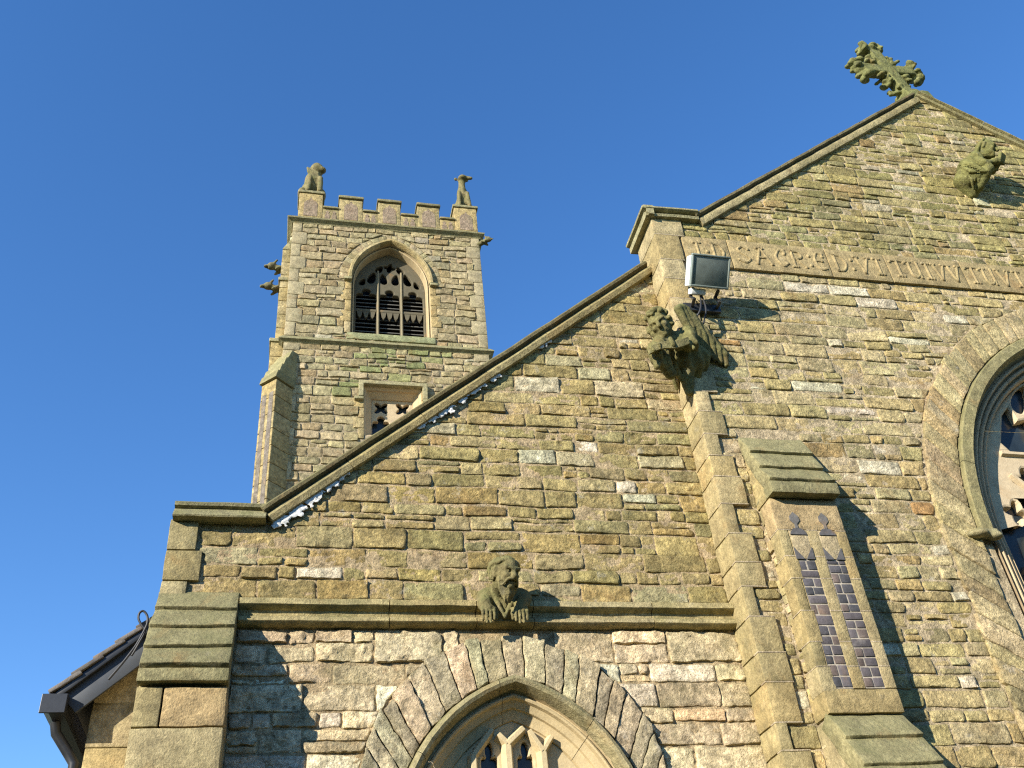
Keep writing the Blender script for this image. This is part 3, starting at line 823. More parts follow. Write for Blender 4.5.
for a, b in px:
    fl = MB()
    plate(fl, [panel_loop(a, b)], BF + .005, BF + .09, (.36, .31, .235))
    z = 2.087
    while z < 2.99:
        h = r.uniform(.056, .080); h = min(h, 3.0 - z)
        if h < .02: break
        if r.random() < .3: xs = [a, b]
        elif r.random() < .5: xs = [a, a + (b-a)*r.uniform(.35, .65), b]
        else: xs = [a, a + (b-a)*r.uniform(.4, .6), b]
        for i in range(len(xs)-1):
            cc = np.array([(.085, .078, .080), (.105, .090, .088), (.13, .098, .080), (.07, .067, .068), (.17, .145, .125)][r.integers(4)]) * r.uniform(.8, 1.25)
            box(fl, xs[i] + .0045 + r.uniform(0, .003), xs[i+1] - .0045, BF + r.uniform(-.002, .003), BF + .06, z + .0045 + r.uniform(0, .003), z + h - .0045, cc, r=.003, res=.05, amp=.001)
        z += h
    # dark triangles either side of the shield tip, dark head and leaf finial, all flush inlays
    mx = (a + b) / 2; dk = (.10, .094, .09)
    plate(fl, [[(a, 3.005), (a, 3.10), (mx - .012, 3.012), (mx - .012, 3.005)]], BF - .007, BF + .04, dk)
    plate(fl, [[(b, 3.005), (mx + .012, 3.005), (mx + .012, 3.012), (b, 3.10)]], BF - .007, BF + .04, dk)
    plate(fl, [[(a + .005, 3.20), (b - .005, 3.20), (b - .015, 3.225), (mx + .03, 3.25), (mx - .03, 3.25), (a + .015, 3.225)]], BF - .007, BF + .04, dk)
    plate(fl, [[(mx - .012, 3.252), (mx + .012, 3.252), (mx + .01, 3.285), (mx + .036, 3.315), (mx + .034, 3.35), (mx, 3.385), (mx - .034, 3.35), (mx - .036, 3.315), (mx - .01, 3.285)]], BF - .007, BF + .04, (.14, .13, .115))
    fl.build('flushwork_panel', M_FLI, ob, smooth=True)

# ---- aisle window
def window(name, parent, A, ring_prof, label=None): pass
mb = MB()
inn = A_in = WA.pts(.012, 24)
(cx, cz), rr = RING_A
outp = []
for (x, z) in inn:
    if z < cz: outp.append((cx - rr if x < cx else cx + rr, z)); continue
    a = math.atan2(z - cz, x - cx); outp.append((cx + rr*math.cos(a), cz + rr*math.sin(a)))
def vpal(r):
    return pick([((.47, .40, .26), 3), ((.42, .365, .24), 3), ((.52, .42, .27), 2), ((.39, .35, .23), 1.5)], r)
voussoirs(mb, inn, outp, 5.962, 6.2, vpal, 4, w=(.095, .165), H=.022, amp=.009, res=.022)
win = mb.build('arched_window', M_RUB, church); win['label'] = 'pointed aisle window under a ring of rough voussoirs'
h = MB()
hood = [(0.0, 6.0), (0.0, 5.935), (-.012, 5.905), (-.035, 5.893), (-.055, 5.905), (-.07, 5.945), (-.078, 6.0)]
arch_sweep(h, WA, hood, lambda k: np.array((.34, .29, .16)) * (1 + .1*math.sin(k*2.3)), per=6, closed=False, amp=.002)
h.build('hood_mould', M_COP, win)
h = MB()
rev = [(-.075, 5.985), (-.082, 6.02), (-.092, 6.022), (-.098, 5.998), (-.108, 5.992), (-.118, 6.0), (-.124, 6.03), (-.130, 6.035), (-.160, 6.060), (-.164, 6.082), (-.168, 6.084), (-.212, 6.108), (-.222, 6.112), (-.226, 6.13), (-.232, 6.30)]
arch_sweep(h, WA, rev, lambda k: np.array((.56, .45, .27)) * (1 + .06*math.sin(k*1.7)), per=8, n=16, closed=False, amp=.001)
h.build('reveal_moulding', M_TRA, win)
def cusped_light(x0, x1, zb, zs, apex, ogee=.3, n=8, cusp=.35):
    """outline of a tall light with a trefoil-cusped head"""
    w_ = (x1 - x0); cx_ = (x0 + x1)/2; P_ = [(x0, zb), (x1, zb), (x1, zs)]
    R_ = []
    hh = apex - zs
    R_.append((x1, zs))
    for t in np.linspace(0, 1, n):            # lower foil
        a = -math.pi*.1 + t * math.pi*.75
        R_.append((x1 - w_*.18 + w_*.17*math.cos(a), zs + hh*.24 + hh*.20*math.sin(a)))
    R_.append((cx_ + w_*.16, zs + hh*.44))
    for t in np.linspace(0, 1, n):            # top foil
        a = -math.pi*.25 + t * math.pi*.75
        R_.append((cx_ + w_*.22*math.cos(a), zs + hh*.68 + hh*.32*math.sin(a)))
    Lf = [(2*cx_ - x, z) for x, z in R_[::-1]]
    return [(x0, zb), (x1, zb)] + R_ + Lf[1:]
h = MB()
loops = [WA.pts(-.222, 14)]
loops += [cusped_light(1.185, 1.292, .1, 1.80, 1.965), cusped_light(1.418, 1.525, .1, 1.80, 1.965), cusped_light(.97, 1.07, .1, 1.38, 1.56), cusped_light(1.66, 1.76, .1, 1.38, 1.56)]
plate(h, loops, 6.125, 6.20, (.58, .47, .29), bevel=.012)
# ribs standing forward of the plate
def rib(mb, p, q, w_, y0, y1, col):
    p = np.array(p); q = np.array(q); d = (q-p)/np.linalg.norm(q-p); n = np.array([-d[1], d[0]])
    c = np.zeros((2, 2, 2, 3))
    for i, e in enumerate((p, q)):
        for j, (y, f) in enumerate(((y0, .45), (y1, 1))):
            for k, sg in enumerate((-1, 1)): c[i, j, k] = (e[0] + n[0]*sg*w_*f, y, e[1] + n[1]*sg*w_*f)
    rough_box(mb, c, col, r=.004, res=.05, amp=.001)
tc = (.60, .49, .30)
rib(h, (1.354, .1), (1.354, 1.955), .042, 6.065, 6.135, tc)
rib(h, (1.354, 1.94), (1.465, 2.035), .034, 6.060, 6.135, tc); rib(h, (1.354, 1.94), (1.295, 2.0), .032, 6.062, 6.135, tc)
rib(h, (1.580, .1), (1.580, 1.90), .040, 6.067, 6.135, tc); rib(h, (1.580, 1.89), (1.50, 2.02), .032, 6.063, 6.135, tc)
rib(h, (1.580, 1.89), (1.645, 1.98), .028, 6.064, 6.135, tc)
rib(h, (1.130, .1), (1.130, 1.88), .036, 6.066, 6.135, tc); rib(h, (1.130, 1.87), (1.26, 2.03), .030, 6.063, 6.135, tc)
h.build('tracery', M_TRA, win, smooth=False)
h = MB(); plate(h, [WA.pts(-.226, 12)], 6.170, 6.176, (.03, .05, .08)); h.build('window_glass', M_GLA, win, smooth=False)

# ---- nave window
mb = MB()
def half(P_): return P_
inn = WN.pts(.012, 40, True); outp = WN.pts(.30, 40, True)
def vpal2(r): return pick([((.40, .33, .185), 3), ((.36, .295, .155), 3), ((.43, .345, .20), 2), ((.37, .27, .14), 1)], r)
voussoirs(mb, inn, outp, 5.738, 5.95, vpal2, 8, w=(.13, .22), H=.016, amp=.006, res=.04, t1=.5)
voussoirs(mb, inn, outp, 5.738, 5.95, vpal2, 9, w=(.13, .22), H=.012, amp=.006, res=.08, t0=.5)
win = mb.build('arched_window', M_RUB, church); win['label'] = 'large pointed nave window with deep roll mouldings'
h = MB()
hood = [(0.0, NY), (0.0, 5.702), (-.010, 5.692), (-.098, 5.688), (-.104, 5.695), (-.118, 5.735), (-.136, NY)]
arch_sweep(h, WN, hood, lambda k: np.array((.27, .235, .115)) * (1 + .1*math.sin(k*2.3)), per=4, n=18, jamb=False, closed=True, amp=.002)
# label stops
for sx in (-1, 1):
    xx = 6.85 + sx * 1.70
    S = Sculpt(); S.bx((xx, 5.72, 3.345), (.095, .05, .03), rd=.012).ell((xx + sx*.07, 5.70, 3.33), (.10, .06, .03), k=.02).ell((xx - sx*.07, 5.70, 3.315), (.06, .05, .03), k=.02)
    V, Q = S.mesh(.014, .008, 18); h.add(V, Q, (.33, .29, .16))
h.build('hood_mould', M_COP, win)
h = MB()
rev = [(-0.125, NY - .012), (-0.142, 5.79), (-0.150, 5.825), (-0.160, 5.825), (-0.167, 5.785), (-0.177, 5.773), (-0.190, 5.778), (-0.198, 5.80), (-0.202, 5.85), (-0.213, 5.855), (-0.220, 5.815), (-0.232, 5.800), (-0.248, 5.808), (-0.256, 5.84), (-0.259, 5.875), (-0.270, 5.878), (-0.276, 5.845), (-0.290, 5.832), (-0.306, 5.845), (-0.312, 5.875), (-0.318, 6.10)]
arch_sweep(h, WN, rev, lambda k: np.array((.50, .39, .25)) * (1 + .07*math.sin(k*1.7)), per=5, n=20, closed=False, amp=.0015)
h.build('reveal_moulding', M_TRA, win)
h = MB()
loops = [WN.pts(-.313, 18)]
def dagger(x, z, l, w_, ang, n=10):
    P_ = []
    for t in np.linspace(0, 2*math.pi, 2*n, endpoint=False):
        r_ = (1 + .25*math.cos(3*t)); u = l*math.cos(t); v = w_*math.sin(t) * (1 - .35*math.cos(t))
        P_.append((x + u*math.cos(ang) - v*math.sin(ang), z + u*math.sin(ang) + v*math.cos(ang)))
    return P_
def mirror(P_): return [(13.7 - x, z) for x, z in P_[::-1]]
def foil(x, z, r0, r1, n=4, ph=.4): return [(x + (r0 + r1*math.cos(n*t + ph))*math.cos(t), z + (r0 + r1*math.cos(n*t + ph))*math.sin(t)) for t in np.linspace(0, 2*math.pi, 36, endpoint=False)]
big = [(5.88, 4.36), (5.93, 4.28), (6.22, 4.25), (6.40, 4.33), (6.36, 4.50), (6.24, 4.46), (6.26, 4.63), (6.14, 4.60), (6.13, 4.76), (6.02, 4.66)]
for P_ in (big, dagger(6.30, 4.86, .19, .07, .95), dagger(6.52, 5.02, .2, .075, 1.1), dagger(6.62, 4.60, .22, .09, 1.2), foil(5.96, 3.96, .105, .04), foil(6.36, 4.05, .12, .045), foil(5.71, 3.66, .085, .03, 4, 1.0)): loops += [P_, mirror(P_)]
for a in (5.61, 6.12, 6.64): P_ = cusped_light(a, a + .42, .0, 3.0, 3.5 if a < 6 else 3.72); loops += [P_, mirror(P_)]
plate(h, loops, 5.90, 6.02, (.58, .47, .32), bevel=.022)
for a in (6.08, 6.59, 7.11, 7.62): rib(h, (a, .0), (a, 3.75), .045, 5.86, 5.91, (.58, .47, .32))
for p, q in (((5.80, 4.235), (6.42, 4.225)), ((6.08, 3.7), (5.80, 4.02)), ((6.59, 3.75), (6.42, 4.22)), ((6.42, 4.22), (6.62, 4.95)), ((7.28, 4.225), (7.90, 4.235))): rib(h, p, q, .030, 5.868, 5.91, (.58, .47, .32))
h.build('tracery', M_TRA, win, smooth=False)
h = MB(); plate(h, [WN.pts(-.305, 14)], 5.975, 5.982, (.03, .05, .08)); h.build('window_glass', M_GLA, win, smooth=False)

# ---- roofs and side walls behind the gables
mb = MB()
def slab(mb, p0, p1, y0, y1, th, col):
    (xa, za), (xb, zb) = p0, p1
    c = np.zeros((2, 2, 2, 3))
    for i, (x, z) in enumerate((p0, p1)):
        for j, y in enumerate((y0, y1)):
            for k, t in enumerate((-th, 0)): c[i, j, k] = (x, y, z + t)
    rough_box(mb, c, col, r=.01, res=.6, amp=.0)
slab(mb, (3.0, 6.05), (APX, 8.95), 6.16, 16.5, .15, (.12, .12, .13)); slab(mb, (APX + .003, 8.95), (10.3, 6.4), 6.16, 16.5, .15, (.12, .12, .13))
slab(mb, (-.84, 3.05), (3.0, 6.0), 6.39, 16.4, .12, (.12, .12, .13))
mb.build('roof', M_SLA, church, smooth=False)
mb = MB()
box(mb, 3.06, 3.4, 6.17, 16.5, GROUND, 5.9, MORT * .9, res=.5); mb.build('side_wall', M_ASH, church); mb = MB(); box(mb, 9.9, 10.3, 6.17, 16.5, GROUND, 6.2, MORT * .9, res=.5)
mb.build('side_wall', M_ASH, church); mb = MB(); box(mb, AX0 + .003, AX0 + .35, 6.385, 16.4, GROUND, 2.9, MORT * .9, res=.5)
mb.build('side_wall', M_ASH, church)

# ================================================================== TOWER
tower = empty('church_tower', (1.72, 19.3, GROUND))
tag(tower, 'square battlemented sandstone church tower rising behind the aisle coping', 'tower')
TX0, TX1, TY0, TY1 = -.60, 4.06, 17.0, 21.66
PAL_T = [((.37, .30, .165), 5), ((.345, .28, .15), 4), ((.40, .33, .19), 3), ((.35, .265, .135), 1.5), ((.31, .265, .15), 2), ((.44, .385, .26), .4)]
PAL_TG = [((.28, .275, .125), 3), ((.25, .26, .11), 3), ((.33, .285, .16), 3)]
WT = Arch(1.80, .45, 16.42, 1.45, 14.72)     # belfry hood line
LOW = (1.20, 2.45, 11.9, 13.20)
TZQ = [18.3 - .42*i for i in range(34)]
def tw_iv(z):
    k = int((18.3 - z) / .42); wq = .36 if k % 2 else .22
    l, r_ = TX0 + wq, TX1 - wq
    cut = None
    if 14.70 < z:
        hw = WT.halfwidth(.24 if z > 16.42 else .08, z) if z > 14.70 else 0
        if hw > .03: cut = (1.785 - hw, 1.785 + hw)
    if LOW[2] - .1 < z < LOW[3] + .10: cut = (LOW[0] - .12, LOW[1] + .12)
    return [(l, cut[0]), (cut[1], r_)] if cut else [(l, r_)]
def tw_pal(x, z, r):
    if z < 14.5 and .5 < x < 3.2 and z > 12.6 and r.random() < .8 - .5*abs(x-1.8): return pick(PAL_TG, r)
    return pick(PAL_T, r)
mb = MB()
ft = lambda W: np.stack([W[:, 0], TY0 - W[:, 2], W[:, 1]], -1)
K = dict(res=.05, H=(.010, .04), joint=.024, rock=1.4, maxn=9, warp=.02, split=.14)
rubble(mb, 31, 8.0, 14.33, tw_iv, (.17, .28), (.20, .48), tw_pal, ft, **K)
rubble(mb, 32, 14.45, 18.22, tw_iv, (.17, .28), (.20, .48), tw_pal, ft, **K)
K2 = dict(K); K2['res'] = .12
for sgn, xx in ((-1, TX0), (1, TX1)):
    rubble(mb, 33 + sgn, 6.0, 18.22, lambda z: [(TY0 + .3, TY1 - .3)], (.2, .32), (.3, .7), tw_pal, (lambda s_, x_: (lambda W: np.stack([x_ + s_*W[:, 2], W[:, 0], W[:, 1]], -1)))(sgn, xx), **K2)
lp = WT.pts(-.02, 10); lp2 = [(LOW[0], LOW[2]), (LOW[1], LOW[2]), (LOW[1], LOW[3]), (LOW[0], LOW[3])]
plate(mb, [[(TX0+.01, GROUND), (TX1-.01, GROUND), (TX1-.01, 18.3), (TX0+.01, 18.3)], lp, lp2], TY0, TY0 + .6, MORT * .88)
plate(mb, [[(TX0+.01, GROUND), (TX1-.01, GROUND), (TX1-.01, 18.3), (TX0+.01, 18.3)]], TY1 - .5, TY1, MORT * .88)
for x0, x1 in ((TX0 + .01, TX0 + .5), (TX1 - .5, TX1 - .01)): box(mb, x0, x1, TY0 + .601, TY1 - .501, GROUND, 18.3, MORT * .88, res=1.5, amp=0)
mb.build('tower_wall', M_TOW, tower)
QM = {1: MB(), -1: MB()}
for i in range(25):
    z1 = 18.3 - .42*i; z0 = z1 - .42; wq = .36 if i % 2 else .22
    if z1 < 8: break
    for sg, e in ((1, TX0), (-1, TX1)):
        a, b = sorted((e, e + sg*wq)); box(QM[sg], a, b, TY0 - .028, TY0 + .5, z0 + .004, z1 - .004, np.array((.355, .30, .18)) * np.random.default_rng(500 + i*2 + (sg > 0)).uniform(.85, 1.12), r=.015, res=.15, amp=.006)
for q_ in QM.values(): q_.build('quoin_stones', M_ASH, tower)
# string course and cornice run round the tower
def ring_mould(mb, prof, col, x0=TX0, x1=TX1, y0=TY0, y1=TY1):
    rows = []
    for (sx, sy) in ((x0, y0), (x1, y0), (x1, y1), (x0, y1), (x0, y0)):
        dx = -1 if sx == x0 else 1; dy = -1 if sy == y0 else 1
        rows.append([(sx + dx*o, sy + dy*o, z) for o, z in prof])
    rows2 = []
    for a, b in zip(rows[:-1], rows[1:]):
        for t in np.linspace(0, 1, 9): rows2.append((np.array(a)*(1-t) + np.array(b)*t).tolist())
    grid_strip(mb, rows2, col, True, .006, caps=False)
mb = MB(); ring_mould(mb, [(-.02, 14.30), (.03, 14.31), (.05, 14.34), (.11, 14.37), (.11, 14.40), (.03, 14.50), (-.02, 14.51)], gre(80)); mb.build('string_course', M_COP, tower)
mb = MB(); ring_mould(mb, [(-.02, 18.17), (.03, 18.18), (.05, 18.22), (.13, 18.27), (.14, 18.31), (.10, 18.35), (.05, 18.38), (-.02, 18.40)], gre(81) * .9); mb.build('cornice', M_COP, tower)
# battlements: front measured, other sides repeated
def side_map(k):
    def f(W):
        u = W[:, 0]; d = W[:, 1]; z = W[:, 2]      # u along the side, d outward depth (0 = face)
        if k == 0: return np.stack([TX0 + u, TY0 + d, z], -1)
        if k == 1: return np.stack([TX0 + d, TY1 - u, z], -1)
        if k == 2: return np.stack([TX1 - u, TY1 - d, z], -1)
        return np.stack([TX1 - d, TY0 + u, z], -1)
    return f
def boxm(b_, f, u0, u1, d0, d1, z0, z1, col, **kw):
    c = hexc(u0, u1, d0, d1, z0, z1); c = f(c.reshape(-1, 3)).reshape(2, 2, 2, 3)
    if np.linalg.det(np.stack([c[1,0,0]-c[0,0,0], c[0,1,0]-c[0,0,0], c[0,0,1]-c[0,0,0]])) < 0: c = c[::-1]
    rough_box(b_, c, col, **kw)
MER = [(1.11, 1.69), (2.09, 2.66), (3.10, 3.67)]
PAR = [(.692, 1.11), (1.69, 2.09), (2.66, 3.10), (3.67, 4.068)]
PC = (.285, .215, .15)
for k in range(4):
    f = side_map(k)
    for i, (a, b) in enumerate(MER):
        mb = MB(); boxm(mb, f, a, b, 0, .35, 18.392, 19.24, ash(600 + k*10 + i, .1), r=.015, res=.12, amp=.004); me_o = mb.build('merlon', M_TOW, tower)
        mb = MB(); boxm(mb, f, a - .03, b + .03, -.06, .40, 19.243, 19.33, gre(600 + i) * .75, r=.02, res=.12, amp=.006); mb.build('capping', M_COP, me_o)
        mb = MB(); cxp = (a + b)/2
        plate(mb, [[(cxp - .17, 18.48), (cxp + .17, 18.48), (cxp + .17, 18.95), (cxp + .12, 19.05), (cxp + .04, 19.08), (cxp, 19.17), (cxp - .04, 19.08), (cxp - .12, 19.05), (cxp - .17, 18.95)]], -.008, .03, PC, mapf=f); mb.build('flushwork_panel', M_TOW, me_o, smooth=False)
    for i, (a, b) in enumerate(PAR):
        mb = MB(); boxm(mb, f, a + .002, b - .002, .01, .34, 18.392, 18.82, ash(640 + k*10 + i, .15), r=.008, res=.12, amp=.004); me_o = mb.build('parapet_wall', M_TOW, tower)
        mb = MB(); boxm(mb, f, a + .005, b - .005, -.04, .39, 18.823, 18.89, gre(640 + i) * .75, r=.015, res=.12, amp=.005); mb.build('capping', M_COP, me_o)
        if k == 0:
            for q in (.30, .70):
                xq = a + (b - a)*q; mb = MB()
                plate(mb, [[(xq - .06, 18.46), (xq + .06, 18.46), (xq + .06, 18.60), (xq + .02, 18.66), (xq + .05, 18.70), (xq, 18.76), (xq - .05, 18.70), (xq - .02, 18.66), (xq - .06, 18.60)]], .0005, .04, PC, mapf=f); mb.build('flushwork_panel', M_TOW, me_o, smooth=False)
for (x, y) in ((-.205, TY0 + .295), (3.765, TY0 + .295), (-.205, TY1 - .33), (3.765, TY1 - .33)):
    wq = .295
    mb = MB(); box(mb, x - wq, x + wq, y - wq, y + wq, 18.392, 19.33, ash(690, .1), r=.015, res=.12, amp=.005); me_o = mb.build('corner_pedestal', M_TOW, tower)
    mb = MB(); box(mb, x - wq - .04, x + wq + .04, y - wq - .04, y + wq + .04, 19.333, 19.42, gre(690) * .85, r=.02, res=.12, amp=.006); mb.build('capping', M_COP, me_o)
    if y < TY0 + 1:
        mb = MB(); plate(mb, [[(x - .17, 18.5), (x + .17, 18.5), (x + .17, 18.95), (x + .12, 19.05), (x + .04, 19.09), (x, 19.18), (x - .04, 19.09), (x - .12, 19.05), (x - .17, 18.95)]], y - wq - .008, y - wq + .03, PC); mb.build('flushwork_panel', M_TOW, me_o, smooth=False)
# belfry window
mb = MB()
CW = 1.80; ZS = 16.42
inn = WT.pts(.01, 20, False); outp = WT.pts(.235, 20, False)
voussoirs(mb, inn, outp, TY0 - .018, TY0 + .2, lambda r: pick([((.37, .305, .175), 2), ((.34, .28, .155), 2)], r), 41, w=(.14, .22), res=.1, amp=.006)
for sg in (-1, 1):
    for i in range(5):
        a, b = sorted((CW + sg*.94, CW + sg*(1.18 if i % 2 else 1.08)))
        box(mb, a, b, TY0 - .03, TY0 + .2, 14.72 + i*.34 + .006, 15.06 + i*.34 - .006, ash(720 + i), r=.012, res=.12)
win = mb.build('arched_window', M_TOW, tower)
win['label'] = 'louvred belfry window with three traceried lights'
h = MB()
arch_sweep(h, WT, [(.03, TY0), (.03, TY0 - .09), (-.0, TY0 - .13), (-.05, TY0 - .13), (-.08, TY0 - .07), (-.085, TY0)], lambda k: ash(730 + k), per=5, n=12, jamb=False, closed=True, amp=.003)
for sg in (-1, 1): box(h, *sorted((CW + sg*.93, CW + sg*1.12)), TY0 - .13, TY0, 16.33, 16.41, gre(5), r=.015, res=.1)
h.build('hood_mould', M_COP, win)
h = MB()
arch_sweep(h, WT, [(-.06, TY0 - .01), (-.075, TY0 + .10), (-.095, TY0 + .11), (-.105, TY0 + .06), (-.125, TY0 + .08), (-.135, TY0 + .20), (-.14, TY0 + .6)], lambda k: np.array((.44, .355, .22)) * (1 + .05*math.sin(k*2)), per=6, n=14, closed=False, amp=.002)
h.build('reveal_moulding', M_TRA, win)
h = MB(); box(h, .78, 2.82, TY0 - .05, TY0 + .5, 14.53, 14.72, np.array((.27, .28, .15)), r=.02, res=.12, amp=.005); h.build('sill', M_COP, win)
h = MB()
LC = (CW - .565, CW, CW + .565); TCOL = (.125, .11, .078)
loops = [WT.pts(-.125, 12)]
for c_ in LC:
    a, b = c_ - .245, c_ + .245
    loops.append([(a, 14.80), (b, 14.80), (b, 15.70), (a, 15.70)])
    loops.append(cusped_light(a, b, 15.79, 16.16, 16.44))
for (x, z, l, w_, an) in ((-.43, 16.82, .20, .095, 1.3), (-.66, 16.66, .12, .07, 1.2), (-.15, 16.80, .18, .09, 1.7), (-.25, 17.13, .13, .08, 1.0)):
    loops.append(dagger(CW + x, z, l, w_, an, 7)); loops.append(dagger(CW - x, z, l, w_, math.pi - an, 7))
loops.append(foil(CW, 17.20, .12, .035, 4, .78))
plate(h, loops, TY0 + .30, TY0 + .42, TCOL, bevel=.022)
for c_ in LC:
    for q in (-.15, 0, .15): plate(h, [[(c_ + q - .07, 15.71), (c_ + q + .07, 15.71), (c_ + q + .04, 15.56), (c_ + q, 15.50), (c_ + q - .04, 15.56)]], TY0 + .31, TY0 + .38, TCOL)
for x in (CW - .2825, CW + .2825): rib(h, (x, 14.73), (x, 17.05), .028, TY0 + .27, TY0 + .31, (.26, .225, .15))
h.build('tracery', M_TRA, win, smooth=False)
for c_ in LC:
    h = MB()
    for z in list(np.arange(14.79, 15.62, .125)) + list(np.arange(15.82, 16.4, .125)):
        c = np.zeros((2, 2, 2, 3))
        for i, x in enumerate((c_ - .26, c_ + .26)):
            for j, (y, zz_) in enumerate(((TY0 + .425, z), (TY0 + .58, z + .11))):
                for k, t in enumerate((0, .03)): c[i, j, k] = (x, y, zz_ + t)
        rough_box(h, c, (.3, .3, .3), r=.005, res=.2, amp=.002)
    h.build('louvre', M_LOU, win, smooth=False)
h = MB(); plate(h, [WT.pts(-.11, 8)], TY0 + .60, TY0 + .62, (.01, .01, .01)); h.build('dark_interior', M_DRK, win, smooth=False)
# lower square-headed window
LX0, LX1, LZ0, LZ1 = LOW
mb = MB()
def rect(e): return [(LX0 + e, LZ0 + e), (LX1 - e, LZ0 + e), (LX1 - e, LZ1 - e), (LX0 + e, LZ1 - e)]
pr = [(0, TY0 - .0), (.05, TY0 + .05), (.06, TY0 + .10), (.17, TY0 + .22), (.17, TY0 + .45)]
rows = []
for q in (0, 1, 2, 3, 0): rows.append([(rect(e)[q][0], y, rect(e)[q][1]) for e, y in pr])
grid_strip(mb, rows, (.52, .40, .25), False, 0)
win = mb.build('square_window', M_TRA, tower, smooth=False); win['label'] = 'small square-headed tower window with quatrefoil tracery'
for sg, e in ((-1, LX0), (1, LX1)):
    mb = MB()
    for i in range(5):
        wq = .22 if i % 2 else .12
        a, b = sorted((e, e + sg*wq)); box(mb, a, b, TY0 - .03, TY0 + .3, 11.8 + i*.27 + .006, 12.07 + i*.27 - .006, ash(760 + i), r=.012, res=.12)
    mb.build('jamb_stones', M_TOW, win)
h = MB()
lab = [(LX0 - .10, 12.78), (LX0 - .10, LZ1 + .06), (LX1 + .10, LZ1 + .06), (LX1 + .10, 12.78)]
plate(h, [[(LX0 - .13, 12.86), (LX0 - .02, 12.86), (LX0 - .02, LZ1), (LX1 + .02, LZ1), (LX1 + .02, 12.86), (LX1 + .13, 12.86), (LX1 + .13, LZ1 + .10), (LX0 - .13, LZ1 + .10)]], TY0 - .13, TY0 + .02, (.34, .30, .17), bevel=.02)
for e in (LX0 - .12, LX1 + .12): box(h, e - .10, e + .10, TY0 - .13, TY0, 12.78, 12.85, gre(6), r=.012, res=.1)
h.build('hood_mould', M_COP, win)
h = MB()
loops = [rect(.16)]
mx = (LX0 + LX1)/2
for c_ in (mx - .24, mx + .24):
    Q_ = []
    for t in np.linspace(0, 2*math.pi, 32, endpoint=False):
        rr_ = .135 + .055*math.cos(4*t + math.pi); Q_.append((c_ + rr_*math.cos(t), 12.82 + rr_*math.sin(t)))
    loops.append(Q_)
    loops.append(cusped_light(c_ - .19, c_ + .19, 12.1, 12.35, 12.60))
plate(h, loops, TY0 + .25, TY0 + .36, (.50, .40, .27), bevel=.018)
h.build('tracery', M_TRA, win, smooth=False)
h = MB(); plate(h, [rect(.15)], TY0 + .40, TY0 + .41, (.02, .02, .03)); h.build('window_glass', M_GLA, win, smooth=False)
# diagonal buttress at the near left corner
s2 = math.sqrt(.5)
def dg(u, s, z):   # u across (positive to the right), s outward from the corner
    ox, oy = TX0 + .17, TY0 + .17
    return (ox + u*s2 - s*s2, oy - u*s2*1.0 - s*s2, z)
mb = MB()
hw = .215
def dgc(u0, u1, s0, s1, z0, z1, s0t=None):
    c = np.zeros((2, 2, 2, 3)); s0t = s0 if s0t is None else s0t
    for i, u in enumerate((u0, u1)):
        for j in (0, 1):
            for k, z in enumerate((z0, z1)):
                s = ((s0, s0t)[k]) if j == 0 else s1
                c[i, j, k] = dg(u, s, z)
    return c
for i in range(22):
    z1 = 13.0 - i*.42
    rough_box(mb, dgc(-hw, hw, .555, -.1, z1 - .42 + .006, z1 - .006), ash(800 + i, .1), r=.012, res=.12)
bt_o = mb.build('buttress', M_TOW, tower)
mb = MB()
zq = [13.02, 13.22, 13.45, 13.7, 13.98]; sq = [.61, .52, .42, .31, .16]
for i in range(4): mb = MB(); rough_box(mb, dgc(-hw - .03, hw + .03, sq[i], -.05, zq[i], zq[i+1] + .02, sq[i+1] + .03), gre(820 + i), r=.01, res=.1); mb.build('weathering_slab', M_WEA, bt_o)
for u in (-.10, .10): mb = MB(); rough_box(mb, dgc(u - .06, u + .06, .562, .45, 8, 12.7), (.20, .17, .14), r=.004, res=.2, amp=.004); mb.build('flushwork_panel', M_TOW, bt_o)
# stair pilaster on the hidden left side
mb = MB()
for i in range(24):
    z1 = 17.4 - i*.42
    x_ = -.80 if z1 > 14.6 else -.88
    box(mb, x_, TX0 + .02, TY0 + .16, TY0 + .95, z1 - .42 + .006, z1 - .006, ash(840 + i, .2), r=.012, res=.15)
c = np.zeros((2, 2, 2, 3))
for i, x in enumerate((-.80, TX0 + .02)):
    for j, y in enumerate((TY0 + .16, TY0 + .95)):
        for k in (0, 1): c[i, j, k] = (x, y, 17.41 if k == 0 else (17.44 if i == 0 else 17.85))
rough_box(mb, c, gre(7), r=.012, res=.15)
for zq_ in (14.45, 16.35): box(mb, -.92 if zq_ < 15 else -.84, TX0, TY0 + .12, TY0 + .99, zq_, zq_ + .1, gre(8), r=.02, res=.15)
mb.build('stair_turret', M_TOW, tower)
mb = MB(); box(mb, TX0 + .3, TX1 - .3, TY0 + .36, TY1 - .36, 18.3, 18.45, (.13, .13, .13), res=1.5, amp=0); mb.build('roof', M_SLA, tower, smooth=False)

